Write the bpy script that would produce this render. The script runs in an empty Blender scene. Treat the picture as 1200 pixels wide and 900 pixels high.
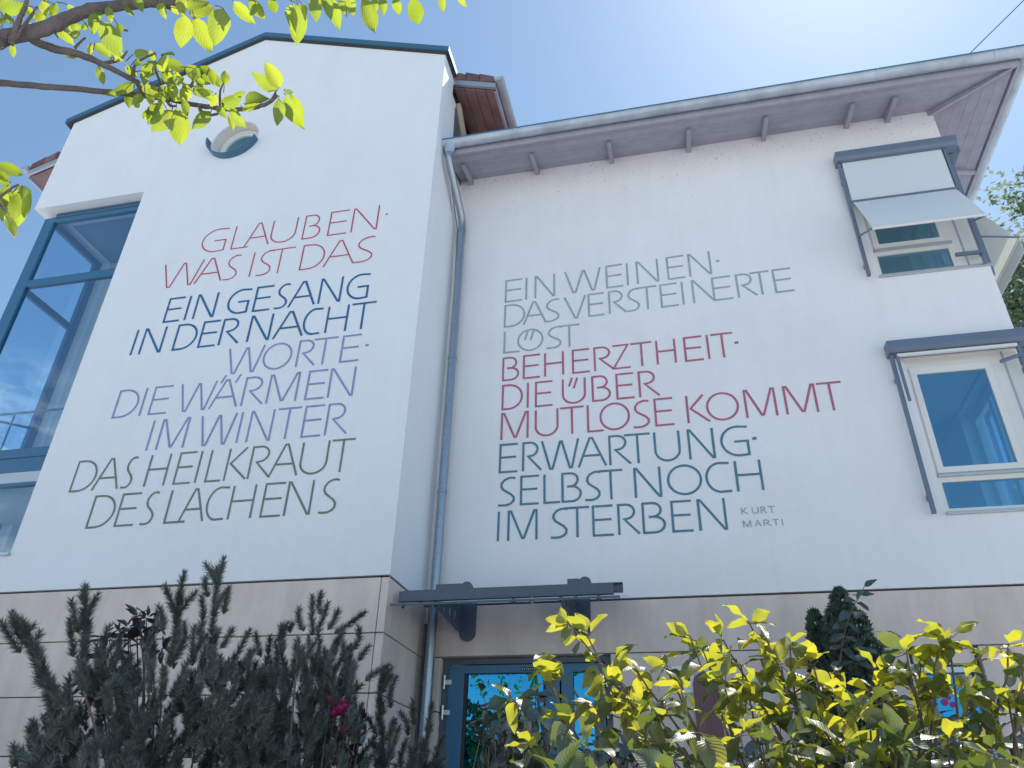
import bpy, bmesh, math, random
from mathutils import Vector, Matrix
from mathutils.geometry import tessellate_polygon
random.seed(11)
S = bpy.context.scene
COL = S.collection

# ------------------------------------------------------------------ camera
# rows = world X (along the facade), Y (into the house), Z (up) in camera coordinates (right, down, forward)
RM = ((0.97560122, -0.09223466, -0.19923609), (0.21823743, 0.50649271, 0.83416878), (0.02397235, -0.85729686, 0.51426396))
EYE = Vector((0, 0, 1.6))
cam = bpy.data.cameras.new('camera')
cam.sensor_width = 36; cam.lens = 901 / 1200 * 36; cam.clip_end = 2000; cam.clip_start = .05
co = bpy.data.objects.new('camera', cam); COL.objects.link(co)
mw = Matrix.Identity(4)
for r in range(3):
    mw[r][0] = RM[r][0]; mw[r][1] = -RM[r][1]; mw[r][2] = -RM[r][2]; mw[r][3] = EYE[r]
co.matrix_world = mw
S.camera = co

def ray(px, py):
    d = (px - 600, py - 450, 901)
    return Vector([sum(RM[r][k] * d[k] for k in range(3)) for r in range(3)])
def at(px, py, dist):
    return EYE + ray(px, py).normalized() * dist
def atY(px, py, Y):
    r = ray(px, py); return EYE + r * (Y / r.y)

# ------------------------------------------------------------------ world, sun, exposure
SUN_EL, SUN_AZ = math.radians(60), math.radians(26)      # azimuth measured from +Y towards +X
W = bpy.data.worlds.new('World'); S.world = W; W.use_nodes = True
nt = W.node_tree; nt.nodes.clear()
out = nt.nodes.new('ShaderNodeOutputWorld'); bg = nt.nodes.new('ShaderNodeBackground')
sky = nt.nodes.new('ShaderNodeTexSky'); sky.sky_type = 'NISHITA'; sky.sun_disc = False
sky.sun_elevation = SUN_EL; sky.sun_rotation = SUN_AZ
sky.air_density = 1.0; sky.dust_density = .38; sky.ozone_density = 1.2; sky.altitude = 400
bg.inputs['Strength'].default_value = .15
# low cumulus clouds near the horizon
tc = nt.nodes.new('ShaderNodeTexCoord'); sx = nt.nodes.new('ShaderNodeSeparateXYZ')
mp = nt.nodes.new('ShaderNodeMapping'); mp.inputs['Scale'].default_value = (3, 3, 8)
ns = nt.nodes.new('ShaderNodeTexNoise'); ns.inputs['Scale'].default_value = 3.2; ns.inputs['Detail'].default_value = 8
ns.inputs['Roughness'].default_value = .6
cr = nt.nodes.new('ShaderNodeMapRange'); cr.inputs[1].default_value = .46; cr.inputs[2].default_value = .60
er = nt.nodes.new('ShaderNodeMapRange'); er.inputs[1].default_value = .37; er.inputs[2].default_value = .46
er.inputs[3].default_value = .9; er.inputs[4].default_value = 0
mu = nt.nodes.new('ShaderNodeMath'); mu.operation = 'MULTIPLY'
mx = nt.nodes.new('ShaderNodeMix'); mx.data_type = 'RGBA'; mx.inputs[7].default_value = (7.2, 7.5, 7.9, 1)
L = nt.links.new
L(tc.outputs['Generated'], sx.inputs[0]); L(tc.outputs['Generated'], mp.inputs[0]); L(mp.outputs[0], ns.inputs['Vector'])
L(ns.outputs[0], cr.inputs[0]); L(sx.outputs['Z'], er.inputs[0]); L(cr.outputs[0], mu.inputs[0]); L(er.outputs[0], mu.inputs[1])
ax = nt.nodes.new('ShaderNodeMapRange'); ax.inputs[1].default_value = -.2; ax.inputs[2].default_value = -.5; L(sx.outputs['X'], ax.inputs[0])
m2 = nt.nodes.new('ShaderNodeMath'); m2.operation = 'MULTIPLY'; L(mu.outputs[0], m2.inputs[0]); L(ax.outputs[0], m2.inputs[1]); L(m2.outputs[0], mx.inputs[0]); tn = nt.nodes.new('ShaderNodeMix'); tn.data_type = 'RGBA'; tn.blend_type = 'MULTIPLY'; tn.inputs[0].default_value = 1; tn.inputs[7].default_value = (.95, 1.04, .99, 1)
L(sky.outputs[0], tn.inputs[6]); L(tn.outputs[2], mx.inputs[6]); L(mx.outputs[2], bg.inputs[0]); L(bg.outputs[0], out.inputs[0])
sl = bpy.data.lights.new('sun', 'SUN'); sl.energy = 4.8; sl.angle = math.radians(.53); sl.color = (1, .95, .87)
so = bpy.data.objects.new('sun', sl); COL.objects.link(so)
sd = Vector((math.sin(SUN_AZ) * math.cos(SUN_EL), math.cos(SUN_AZ) * math.cos(SUN_EL), math.sin(SUN_EL)))
so.rotation_euler = (sd).to_track_quat('Z', 'Y').to_euler(); so.location = sd * 60
S.view_settings.view_transform = 'Standard'; S.view_settings.look = 'None'; S.view_settings.gamma = 1
S.view_settings.exposure = 0.36
try:
    S.cycles.transparent_max_bounces = 16; S.cycles.max_bounces = 8; S.cycles.transmission_bounces = 8
except Exception: pass

# ------------------------------------------------------------------ materials
MT = {}
def mat(name, col, rough=.6, metal=0, noise=0, nscale=6, col2=None, bump=0, bscale=60, streak=False, spec=.5, emit=None):
    m = bpy.data.materials.new(name); m.use_nodes = True; n = m.node_tree; b = n.nodes['Principled BSDF']
    b.inputs['Base Color'].default_value = (*col, 1); b.inputs['Roughness'].default_value = rough
    b.inputs['Metallic'].default_value = metal; b.inputs['Specular IOR Level'].default_value = spec
    g = n.nodes.new('ShaderNodeNewGeometry')
    if noise:
        mpn = n.nodes.new('ShaderNodeMapping'); mpn.inputs['Scale'].default_value = (2.2, 2.2, .9) if streak else (1, 1, 1)
        t = n.nodes.new('ShaderNodeTexNoise'); t.inputs['Scale'].default_value = nscale; t.inputs['Detail'].default_value = 7
        t.inputs['Roughness'].default_value = .62
        r = n.nodes.new('ShaderNodeMapRange'); r.inputs[1].default_value = .35; r.inputs[2].default_value = .65
        x = n.nodes.new('ShaderNodeMix'); x.data_type = 'RGBA'
        c2 = col2 or tuple(c * .6 for c in col)
        x.inputs[6].default_value = (*col, 1)
        x.inputs[7].default_value = (*[c * (1 - noise) + d * noise for c, d in zip(col, c2)], 1)
        n.links.new(g.outputs['Position'], mpn.inputs[0]); n.links.new(mpn.outputs[0], t.inputs['Vector'])
        n.links.new(t.outputs[0], r.inputs[0]); n.links.new(r.outputs[0], x.inputs[0]); n.links.new(x.outputs[2], b.inputs['Base Color'])
    if bump:
        t2 = n.nodes.new('ShaderNodeTexNoise'); t2.inputs['Scale'].default_value = bscale; t2.inputs['Detail'].default_value = 5
        bp = n.nodes.new('ShaderNodeBump'); bp.inputs['Strength'].default_value = bump; bp.inputs['Distance'].default_value = .01
        n.links.new(g.outputs['Position'], t2.inputs['Vector']); n.links.new(t2.outputs[0], bp.inputs['Height']); n.links.new(bp.outputs[0], b.inputs['Normal'])
    MT[name] = m
    return m
mat('plaster', (.80, .825, .86), .85, noise=.10, nscale=1.3, col2=(.6, .59, .57), bump=.35, bscale=90)
mat('plaster_aged', (.825, .825, .85), .85, noise=.14, nscale=1.1, col2=(.56, .54, .5), bump=.4, bscale=80)
mat('concrete', (.80, .69, .63), .88, noise=.6, nscale=1.3, col2=(.60, .50, .45), bump=.35, bscale=45, streak=True)
mat('joint', (.05, .047, .045), .9)
mat('anthracite', (.075, .095, .135), .42, noise=.3, nscale=9, col2=(.12, .14, .17), bump=.1)
mat('awning_frame', (.14, .185, .26), .4, noise=.2)  # anthracite lightened towards blue, flare veil put into the colour
mat('blue_frame', (.04, .15, .27), .38)
mat('zinc', (.42, .47, .53), .30, metal=.8, noise=.7, nscale=70, col2=(.22, .25, .3), bump=.05)
mat('gutter_zinc', (.50, .56, .64), .45, metal=.3, noise=.5, nscale=3, col2=(.2, .22, .25))
mat('cap_metal', (.07, .17, .26), .4, metal=.3)
mat('white_frame', (.74, .73, .70), .35)
mat('sill_metal', (.5, .53, .57), .35, metal=.6)
mat('steel', (.62, .62, .62), .3, metal=.9)
mat('soffit_wood', (.385, .385, .46), .7, noise=.35, nscale=3, col2=(.29, .27, .32), bump=.2)  # lightened and blued so the colour carries the lens flare veil
mat('red_wood', (.30, .19, .19), .7, noise=.5, nscale=4, col2=(.13, .06, .06), bump=.2)
mat('pale_timber', (.5, .42, .34), .7, noise=.3)
mat('roof_tile', (.24, .13, .12), .85, noise=.7, nscale=7, col2=(.12, .08, .09), bump=.4, bscale=30)
mat('awning_cloth', (.62, .65, .70), .8, bump=.1, bscale=300)
mat('interior_white', (.62, .62, .60), .9)
mat('interior_blue', (.22, .33, .45), .8)
mat('interior_dark', (.10, .14, .19), .8)
mat('curtain', (.55, .58, .62), .9, noise=.3, nscale=3)
mat('bark', (.115, .09, .085), .85, noise=.6, nscale=25, col2=(.22, .19, .18), bump=.7, bscale=120)
mat('twig', (.13, .09, .06), .75, noise=.5, nscale=30, col2=(.24, .2, .15), bump=.3)
mat('pine_bark', (.13, .10, .08), .9, noise=.5, nscale=20, col2=(.24, .2, .17), bump=.6)
mat('needles', (.045, .07, .06), .45, noise=.9, nscale=11, col2=(.16, .19, .17), spec=.8)
mat('thuja', (.035, .065, .05), .6, noise=.8, nscale=12, col2=(.08, .12, .08))
mat('far_foliage', (.06, .11, .03), .55, noise=.7, nscale=1.1, col2=(.12, .17, .05))
mat('ground', (.60, .59, .59), .95, noise=.5, nscale=1.5, col2=(.48, .47, .47), bump=.4, bscale=20)
mat('soil', (.10, .08, .06), .95, noise=.5, nscale=4, bump=.6, bscale=12)
mat('sign_white', (.78, .79, .80), .3)
mat('sign_black', (.012, .012, .014), .4)
mat('plum', (.16, .075, .085), .5, noise=.3)
mat('grille_blue', (.50, .60, .70), .45)
mat('magenta', (.40, .03, .17), .6)
for nme, c in dict(red=(.46, .07, .12), blue=(.012, .11, .27), violet=(.24, .25, .46), olive=(.15, .18, .15),
                   grey=(.30, .35, .38), rose=(.40, .11, .18), teal=(.07, .18, .25), small=(.33, .36, .40)).items():
    mat('paint_' + nme, c, .7, noise=.35, nscale=14, col2=tuple(min(1, x * 1.5 + .05) for x in c))

def weather(m, amount=.12, specks=False, perobj=0):
    n = m.node_tree; N = n.nodes.new; K = n.links.new; b = n.nodes['Principled BSDF']; src = b.inputs['Base Color'].links[0].from_socket
    g = N('ShaderNodeNewGeometry'); mp_ = N('ShaderNodeMapping'); mp_.inputs['Scale'].default_value = (4.5, 4.5, .35)
    t = N('ShaderNodeTexNoise'); t.inputs['Scale'].default_value = 1.5; t.inputs['Detail'].default_value = 9; t.inputs['Roughness'].default_value = .7
    K(g.outputs['Position'], mp_.inputs[0]); K(mp_.outputs[0], t.inputs['Vector'])
    r = N('ShaderNodeMapRange'); r.inputs[1].default_value = .42; r.inputs[2].default_value = .8; r.inputs[3].default_value = 1; r.inputs[4].default_value = 1 - amount; K(t.outputs[0], r.inputs[0])
    fac = r.outputs[0]
    if specks:
        t2 = N('ShaderNodeTexNoise'); t2.inputs['Scale'].default_value = 26; t2.inputs['Detail'].default_value = 3; K(g.outputs['Position'], t2.inputs['Vector'])
        s = N('ShaderNodeSeparateXYZ'); K(g.outputs['Position'], s.inputs[0])
        z = N('ShaderNodeMapRange'); z.inputs[1].default_value = 8.2; z.inputs[2].default_value = 9.8; z.inputs[3].default_value = .80; z.inputs[4].default_value = .655; K(s.outputs['Z'], z.inputs[0])
        gt = N('ShaderNodeMath'); gt.operation = 'GREATER_THAN'; K(t2.outputs[0], gt.inputs[0]); K(z.outputs[0], gt.inputs[1])
        mm = N('ShaderNodeMath'); mm.operation = 'MULTIPLY_ADD'; mm.inputs[1].default_value = -.35; K(gt.outputs[0], mm.inputs[0]); K(fac, mm.inputs[2]); fac = mm.outputs[0]
    if perobj:
        oi = N('ShaderNodeObjectInfo'); q = N('ShaderNodeMapRange'); q.inputs[3].default_value = 1 - perobj; q.inputs[4].default_value = 1 + perobj * .4; K(oi.outputs['Random'], q.inputs[0])
        mm = N('ShaderNodeMath'); mm.operation = 'MULTIPLY'; K(fac, mm.inputs[0]); K(q.outputs[0], mm.inputs[1]); fac = mm.outputs[0]
    v = N('ShaderNodeVectorMath'); v.operation = 'SCALE'; K(src, v.inputs[0]); K(fac, v.inputs['Scale']); K(v.outputs[0], b.inputs['Base Color'])
weather(MT['plaster'], .03); weather(MT['plaster_aged'], .045, True); weather(MT['concrete'], .11, False, .10)
weather(MT['soffit_wood'], .2, False, .08); weather(MT['roof_tile'], .2, False, .35)

def glass(name, tint, refl_tint, through=.6, rough=.0):
    m = bpy.data.materials.new(name); m.use_nodes = True; n = m.node_tree; n.nodes.clear()
    o = n.nodes.new('ShaderNodeOutputMaterial'); t = n.nodes.new('ShaderNodeBsdfTransparent'); g = n.nodes.new('ShaderNodeBsdfGlossy')
    t.inputs[0].default_value = (*tint, 1); g.inputs['Color'].default_value = (*refl_tint, 1); g.inputs['Roughness'].default_value = rough
    f0 = n.nodes.new('ShaderNodeLayerWeight'); f0.inputs[0].default_value = .5
    f = n.nodes.new('ShaderNodeMath'); f.operation = 'POWER'; f.inputs[1].default_value = 3.5; n.links.new(f0.outputs['Facing'], f.inputs[0])
    r = n.nodes.new('ShaderNodeMapRange'); r.inputs[1].default_value = 0; r.inputs[2].default_value = 1
    r.inputs[3].default_value = 1 - through; r.inputs[4].default_value = 1
    x = n.nodes.new('ShaderNodeMixShader')
    n.links.new(f.outputs[0], r.inputs[0]); n.links.new(r.outputs[0], x.inputs[0]); n.links.new(t.outputs[0], x.inputs[1])
    n.links.new(g.outputs[0], x.inputs[2]); n.links.new(x.outputs[0], o.inputs[0]); MT[name] = m
glass('glass_clear', (.84, .93, .98), (.8, .9, 1), .90)
glass('glass_blue', (.62, .82, .92), (.45, .76, .92), .70)
glass('glass_door', (.05, .10, .15), (.05, .38, .66), .3)
glass('glass_canopy', (.6, .75, .8), (.9, .95, 1), .8)

def leafmat(name, dif, tra, dif2, tra2, tw=.5, gl=.10, rough=.38, nveins=9):
    m = bpy.data.materials.new(name); m.use_nodes = True; n = m.node_tree; n.nodes.clear(); N = n.nodes.new; K = n.links.new
    o = N('ShaderNodeOutputMaterial'); oi = N('ShaderNodeObjectInfo'); uv = N('ShaderNodeUVMap'); s = N('ShaderNodeSeparateXYZ'); K(uv.outputs[0], s.inputs[0])
    geo = N('ShaderNodeNewGeometry')
    nz = N('ShaderNodeTexNoise'); nz.inputs['Scale'].default_value = 9; K(geo.outputs['Position'], nz.inputs['Vector'])
    rr = N('ShaderNodeMath'); rr.operation = 'ADD'; K(oi.outputs['Random'], rr.inputs[0]); K(nz.outputs[0], rr.inputs[1])
    rs = N('ShaderNodeMapRange'); rs.inputs[1].default_value = .35; rs.inputs[2].default_value = 1.25; K(rr.outputs[0], rs.inputs[0])
    a = N('ShaderNodeMath'); a.operation = 'SUBTRACT'; a.inputs[1].default_value = .5; K(s.outputs['X'], a.inputs[0])
    ab = N('ShaderNodeMath'); ab.operation = 'ABSOLUTE'; K(a.outputs[0], ab.inputs[0])
    v = N('ShaderNodeMath'); v.operation = 'MULTIPLY_ADD'; v.inputs[1].default_value = nveins; K(s.outputs['Y'], v.inputs[0])
    u5 = N('ShaderNodeMath'); u5.operation = 'MULTIPLY'; u5.inputs[1].default_value = -5.5; K(ab.outputs[0], u5.inputs[0]); K(u5.outputs[0], v.inputs[2])
    fr = N('ShaderNodeMath'); fr.operation = 'PINGPONG'; fr.inputs[1].default_value = .5; K(v.outputs[0], fr.inputs[0])
    mid = N('ShaderNodeMapRange'); mid.inputs[1].default_value = .0; mid.inputs[2].default_value = .035; mid.inputs[3].default_value = 1; mid.inputs[4].default_value = 0; K(ab.outputs[0], mid.inputs[0])
    ve = N('ShaderNodeMapRange'); ve.inputs[1].default_value = .0; ve.inputs[2].default_value = .13; ve.inputs[3].default_value = 1; ve.inputs[4].default_value = 0; K(fr.outputs[0], ve.inputs[0])
    mxv = N('ShaderNodeMath'); mxv.operation = 'MAXIMUM'; K(mid.outputs[0], mxv.inputs[0]); K(ve.outputs[0], mxv.inputs[1])
    def cm(c1, c2, vein):
        x = N('ShaderNodeMix'); x.data_type = 'RGBA'; x.inputs[6].default_value = (*c1, 1); x.inputs[7].default_value = (*c2, 1); K(rs.outputs[0], x.inputs[0])
        y = N('ShaderNodeMix'); y.data_type = 'RGBA'; K(x.outputs[2], y.inputs[6])
        y.inputs[7].default_value = (*vein, 1)
        h = N('ShaderNodeMath'); h.operation = 'MULTIPLY'; h.inputs[1].default_value = .26; K(mxv.outputs[0], h.inputs[0]); K(h.outputs[0], y.inputs[0])
        return y.outputs[2]
    bp = N('ShaderNodeBump'); bp.inputs['Strength'].default_value = .35; bp.inputs['Distance'].default_value = .003; K(fr.outputs[0], bp.inputs['Height'])
    d = N('ShaderNodeBsdfDiffuse'); t = N('ShaderNodeBsdfTranslucent'); g = N('ShaderNodeBsdfGlossy'); g.inputs['Roughness'].default_value = rough
    K(cm(dif, dif2, (dif[0]*1.8, dif[1]*1.6, dif[2]*1.6)), d.inputs[0]); K(cm(tra, tra2, tuple(c * .45 for c in tra)), t.inputs[0])
    for q in (d, g, t): K(bp.outputs[0], q.inputs['Normal'])
    m1 = N('ShaderNodeMixShader'); m1.inputs[0].default_value = tw; K(d.outputs[0], m1.inputs[1]); K(t.outputs[0], m1.inputs[2])
    m2 = N('ShaderNodeMixShader'); m2.inputs[0].default_value = gl; K(m1.outputs[0], m2.inputs[1]); K(g.outputs[0], m2.inputs[2])
    K(m2.outputs[0], o.inputs[0]); MT[name] = m
leafmat('cherry_leaf', (.10, .14, .03), (.66, .72, .04), (.06, .10, .03), (.42, .54, .04), .66, .05, .42, 8)
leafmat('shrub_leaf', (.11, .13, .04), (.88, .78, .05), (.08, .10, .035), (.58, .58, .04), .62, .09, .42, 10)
leafmat('shade_green_leaf', (.07, .10, .04), (.30, .36, .04), (.045, .07, .03), (.17, .24, .03), .45, .14, .40, 10)  # darker copy of shrub_leaf, the shrub's inner shade put into its colour
leafmat('dark_leaf', (.04, .065, .035), (.10, .15, .03), (.025, .045, .03), (.06, .10, .03), .3, .16, .34, 8)
leafmat('purple_leaf', (.035, .035, .05), (.05, .05, .04), (.03, .03, .045), (.05, .05, .04), .25, .14, .36, 7)
m = bpy.data.materials.new('awning_lit'); m.use_nodes = True; n = m.node_tree; n.nodes.clear()
o_ = n.nodes.new('ShaderNodeOutputMaterial'); d_ = n.nodes.new('ShaderNodeBsdfDiffuse'); t_ = n.nodes.new('ShaderNodeBsdfTranslucent'); x_ = n.nodes.new('ShaderNodeMixShader')
d_.inputs[0].default_value = (.78, .83, .88, 1); t_.inputs[0].default_value = (.75, .68, .5, 1); x_.inputs[0].default_value = .22
n.links.new(d_.outputs[0], x_.inputs[1]); n.links.new(t_.outputs[0], x_.inputs[2]); n.links.new(x_.outputs[0], o_.inputs[0]); MT['awning_cloth'] = m

m = bpy.data.materials.new('tree_leaf'); m.use_nodes = True; n = m.node_tree; n.nodes.clear()
o_ = n.nodes.new('ShaderNodeOutputMaterial'); d_ = n.nodes.new('ShaderNodeBsdfDiffuse'); t_ = n.nodes.new('ShaderNodeBsdfTranslucent'); x_ = n.nodes.new('ShaderNodeMixShader')
d_.inputs[0].default_value = (.13, .18, .12, 1); t_.inputs[0].default_value = (.30, .38, .24, 1); x_.inputs[0].default_value = .45
n.links.new(d_.outputs[0], x_.inputs[1]); n.links.new(t_.outputs[0], x_.inputs[2]); n.links.new(x_.outputs[0], o_.inputs[0]); MT['tree_leaf'] = m

# ------------------------------------------------------------------ mesh helpers
BASE = {}
class MB:
    def __init__(s): s.v = []; s.f = []; s.uv = []
    def quad(s, *p):
        k = len(s.v); s.v += [tuple(q) for q in p]; s.f.append(tuple(range(k, k + len(p))))
        return s
    def box(s, x0, x1, y0, y1, z0, z1):
        k = len(s.v)
        s.v += [(x, y, z) for x in (x0, x1) for y in (y0, y1) for z in (z0, z1)]
        s.f += [tuple(k + i for i in q) for q in ((0, 1, 3, 2), (4, 6, 7, 5), (0, 4, 5, 1), (2, 3, 7, 6), (0, 2, 6, 4), (1, 5, 7, 3))]
        return s
    def hexa(s, a, b):
        """a, b: two matching loops of points; a closed prism between them"""
        k = len(s.v); n = len(a); s.v += [tuple(p) for p in a] + [tuple(p) for p in b]
        s.f.append(tuple(k + i for i in reversed(range(n)))); s.f.append(tuple(k + n + i for i in range(n)))
        for i in range(n):
            j = (i + 1) % n; s.f.append((k + i, k + j, k + n + j, k + n + i))
        return s
    def prism(s, loops, d0, d1, ax='Y'):
        """2D loops (outer + holes) extruded from d0 to d1; ax Y: loop=(x,z); ax X: loop=(y,z); ax Z: loop=(x,y)"""
        def P(p, d):
            return {'Y': (p[0], d, p[1]), 'X': (d, p[0], p[1]), 'Z': (p[0], p[1], d)}[ax]
        flat = [p for l in loops for p in l]; n = len(flat)
        tris = tessellate_polygon([[Vector((p[0], p[1], 0)) for p in l] for l in loops])
        k = len(s.v); s.v += [P(p, d0) for p in flat] + [P(p, d1) for p in flat]
        for t in tris:
            s.f.append(tuple(k + i for i in t)); s.f.append(tuple(k + n + i for i in reversed(t)))
        o = 0
        for l in loops:
            m_ = len(l)
            for i in range(m_):
                j = (i + 1) % m_; s.f.append((k + o + i, k + o + j, k + n + o + j, k + n + o + i))
            o += m_
        return s
    def tube(s, pts, rad, n=8, caps=True):
        pts = [Vector(p) for p in pts]
        if not isinstance(rad, (list, tuple)): rad = [rad] * len(pts)
        k = len(s.v); prev = None
        for i, p in enumerate(pts):
            d = (pts[min(i + 1, len(pts) - 1)] - pts[max(i - 1, 0)]).normalized()
            if prev is None:
                u = d.cross(Vector((.13, .31, .94)))
                if u.length < .1: u = d.cross(Vector((1, 0, 0)))
            else: u = prev - d * prev.dot(d)
            u.normalize(); prev = u; w = d.cross(u)
            for a in range(n):
                t = 2 * math.pi * a / n; q = p + (u * math.cos(t) + w * math.sin(t)) * rad[i]; s.v.append(tuple(q))
        for i in range(len(pts) - 1):
            for a in range(n):
                b = (a + 1) % n; s.f.append((k + i * n + a, k + i * n + b, k + (i + 1) * n + b, k + (i + 1) * n + a))
        if caps:
            s.f.append(tuple(k + a for a in reversed(range(n)))); s.f.append(tuple(k + (len(pts) - 1) * n + a for a in range(n)))
        return s
    def build(s, name, mt, parent=None, smooth=False, uvs=None, bevel=0):
        me = bpy.data.meshes.new(name); b = BASE.get(parent.name, Vector((0, 0, 0))) if parent else Vector((0, 0, 0))
        me.from_pydata([tuple(Vector(v) - b) for v in s.v], [], s.f)
        bm = bmesh.new(); bm.from_mesh(me)
        if not uvs: bmesh.ops.recalc_face_normals(bm, faces=bm.faces)
        if bevel:
            bmesh.ops.remove_doubles(bm, verts=bm.verts, dist=1e-5)
            es = [e for e in bm.edges if len(e.link_faces) == 2 and e.calc_face_angle(0) > .6]
            bmesh.ops.bevel(bm, geom=es, offset=bevel, segments=2, affect='EDGES', profile=.6)
        bm.to_mesh(me); bm.free()
        me.materials.append(MT[mt])
        if smooth:
            me.shade_smooth()
            if smooth == 'a': me.set_sharp_from_angle(angle=.7)
        o = bpy.data.objects.new(name, me); COL.objects.link(o)
        if parent: o.parent = parent; BASE[o.name] = b
        return o
def tag(o, label=None, cat=None, group=None, kind=None):
    if label: o['label'] = label
    if cat: o['category'] = cat
    if group: o['group'] = group
    if kind: o['kind'] = kind
    return o
def thing(name, label, cat, loc, group=None):
    o = bpy.data.objects.new(name, None); COL.objects.link(o); o.location = loc; o.empty_display_size = .2
    BASE[o.name] = Vector(loc); return tag(o, label, cat, group)
def circle(cx, cz, r, n=40, a0=0, a1=360):
    return [(cx + r * math.cos(math.radians(a0 + (a1 - a0) * i / (n if a1 - a0 == 360 else n - 1))), cz + r * math.sin(math.radians(a0 + (a1 - a0) * i / (n if a1 - a0 == 360 else n - 1)))) for i in range(n)]
def rectl(x0, x1, z0, z1): return [(x0, z0), (x1, z0), (x1, z1), (x0, z1)]

# ------------------------------------------------------------------ ground
g = MB(); NX, NY = 24, 40
xs = [-400, -120, -40] + [-20 + 2 * i for i in range(21)] + [40, 120, 400]
ys = [-400, -100, -30, -10, -4] + [-2 + .6 * i for i in range(16)] + [10, 30, 100, 400]
def gz(y): 
    t = max(0, min(1, (y - 1.6) / 3.2)); return .8 * (t * t * (3 - 2 * t))
for x in xs:
    for y in ys: g.v.append((x, y, gz(y)))
n_ = len(ys)
for i in range(len(xs) - 1):
    for j in range(n_ - 1): g.f.append((i * n_ + j, (i + 1) * n_ + j, (i + 1) * n_ + j + 1, i * n_ + j + 1))
tag(g.build('ground', 'ground', smooth=True), kind='structure')
g = MB(); pts = [1.7, 2.3, 2.9, 3.5, 4.1, 4.7, 5.3, 5.9, 6.5]
for x in (-9, 6):
    for y in pts: g.v.append((x, y, gz(y) + .01))
for j in range(len(pts) - 1): g.f.append((j, len(pts) + j, len(pts) + j + 1, j + 1))
tag(g.build('garden_bed', 'soil', smooth=True), kind='structure')
# ------------------------------------------------------------------ left gabled house
FY, MY = 6.623, 7.70          # front planes of the gabled house and of the eaved house
XL, XC, XR = -8.90, -2.70, 3.64
GH = thing('gabled_house', 'tall white gabled house with round window and the left poem painted on it', 'house', (-5.8, 9.5, .8))
wall = MB()
wall.prism([[(XL, 3.735), (XC, 3.735), (XC, 11.36), (-5.8, 12.59), (XL, 11.36), (XL, 9.48), (-7.06, 9.48), (-7.06, 4.14), (XL, 4.14)], circle(-5.81, 10.29, .365)], FY, 7.05)
wall.build('wall', 'plaster', GH)
MB().prism([[(7.05, 3.735), (16, 3.735), (16, 11.0), (7.05, 11.0)]], XC - .3, XC, 'X').build('wall', 'plaster', GH)
MB().prism([[(7.95, 3.735), (16, 3.735), (16, 11.2), (7.05, 11.2), (7.05, 9.48), (7.95, 9.48)]], XL, XL + .3, 'X').build('wall', 'plaster', GH)
MB().box(XL + .3, XC - .3, 15.7, 16, 3.735, 11.2).build('wall', 'plaster', GH)
# verge cap following the gable, and its short returns
def roofline(x, z0=0): return 12.60 - abs(x + 5.8) * .3984 + z0
c = MB()
for xa, xb in ((-9.03, -5.8), (-5.8, -2.64)):
    a = [(xa, FY - .05, roofline(xa)), (xa, FY - .05, roofline(xa) + .10), (xa, 7.09, roofline(xa) + .10), (xa, 7.09, roofline(xa))]
    b = [(xb, p[1], p[2] - roofline(xa) + roofline(xb)) for p in a]
    c.hexa(a, b)
cap = c.build('verge_cap', 'cap_metal', GH)
c = MB()
for xa, xb in ((-9.0, -5.8), (-5.8, -2.67)):
    a = [(xa, FY - .025, roofline(xa) - .035), (xa, FY - .025, roofline(xa) - .002), (xa, 7.08, roofline(xa) - .002), (xa, 7.08, roofline(xa) - .035)]
    b = [(xb, p[1], p[2] - roofline(xa) + roofline(xb)) for p in a]
    c.hexa(a, b)
c.build('verge_board', 'joint', GH)
# roof behind the raised gable, with overhanging eaves
XEL, XER = -9.95, -2.05
def rz(x): return 12.55 - abs(x + 5.8) * .37
r = MB()
for xe in (XEL, XER):
    a = [(xe, 7.10, rz(xe)), (xe, 7.10, rz(xe) - .10), (-5.8, 7.10, 12.45), (-5.8, 7.10, 12.55)]
    r.hexa(a, [(p[0], 16.3, p[2]) for p in a])
r.build('roof', 'roof_tile', GH)
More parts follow.
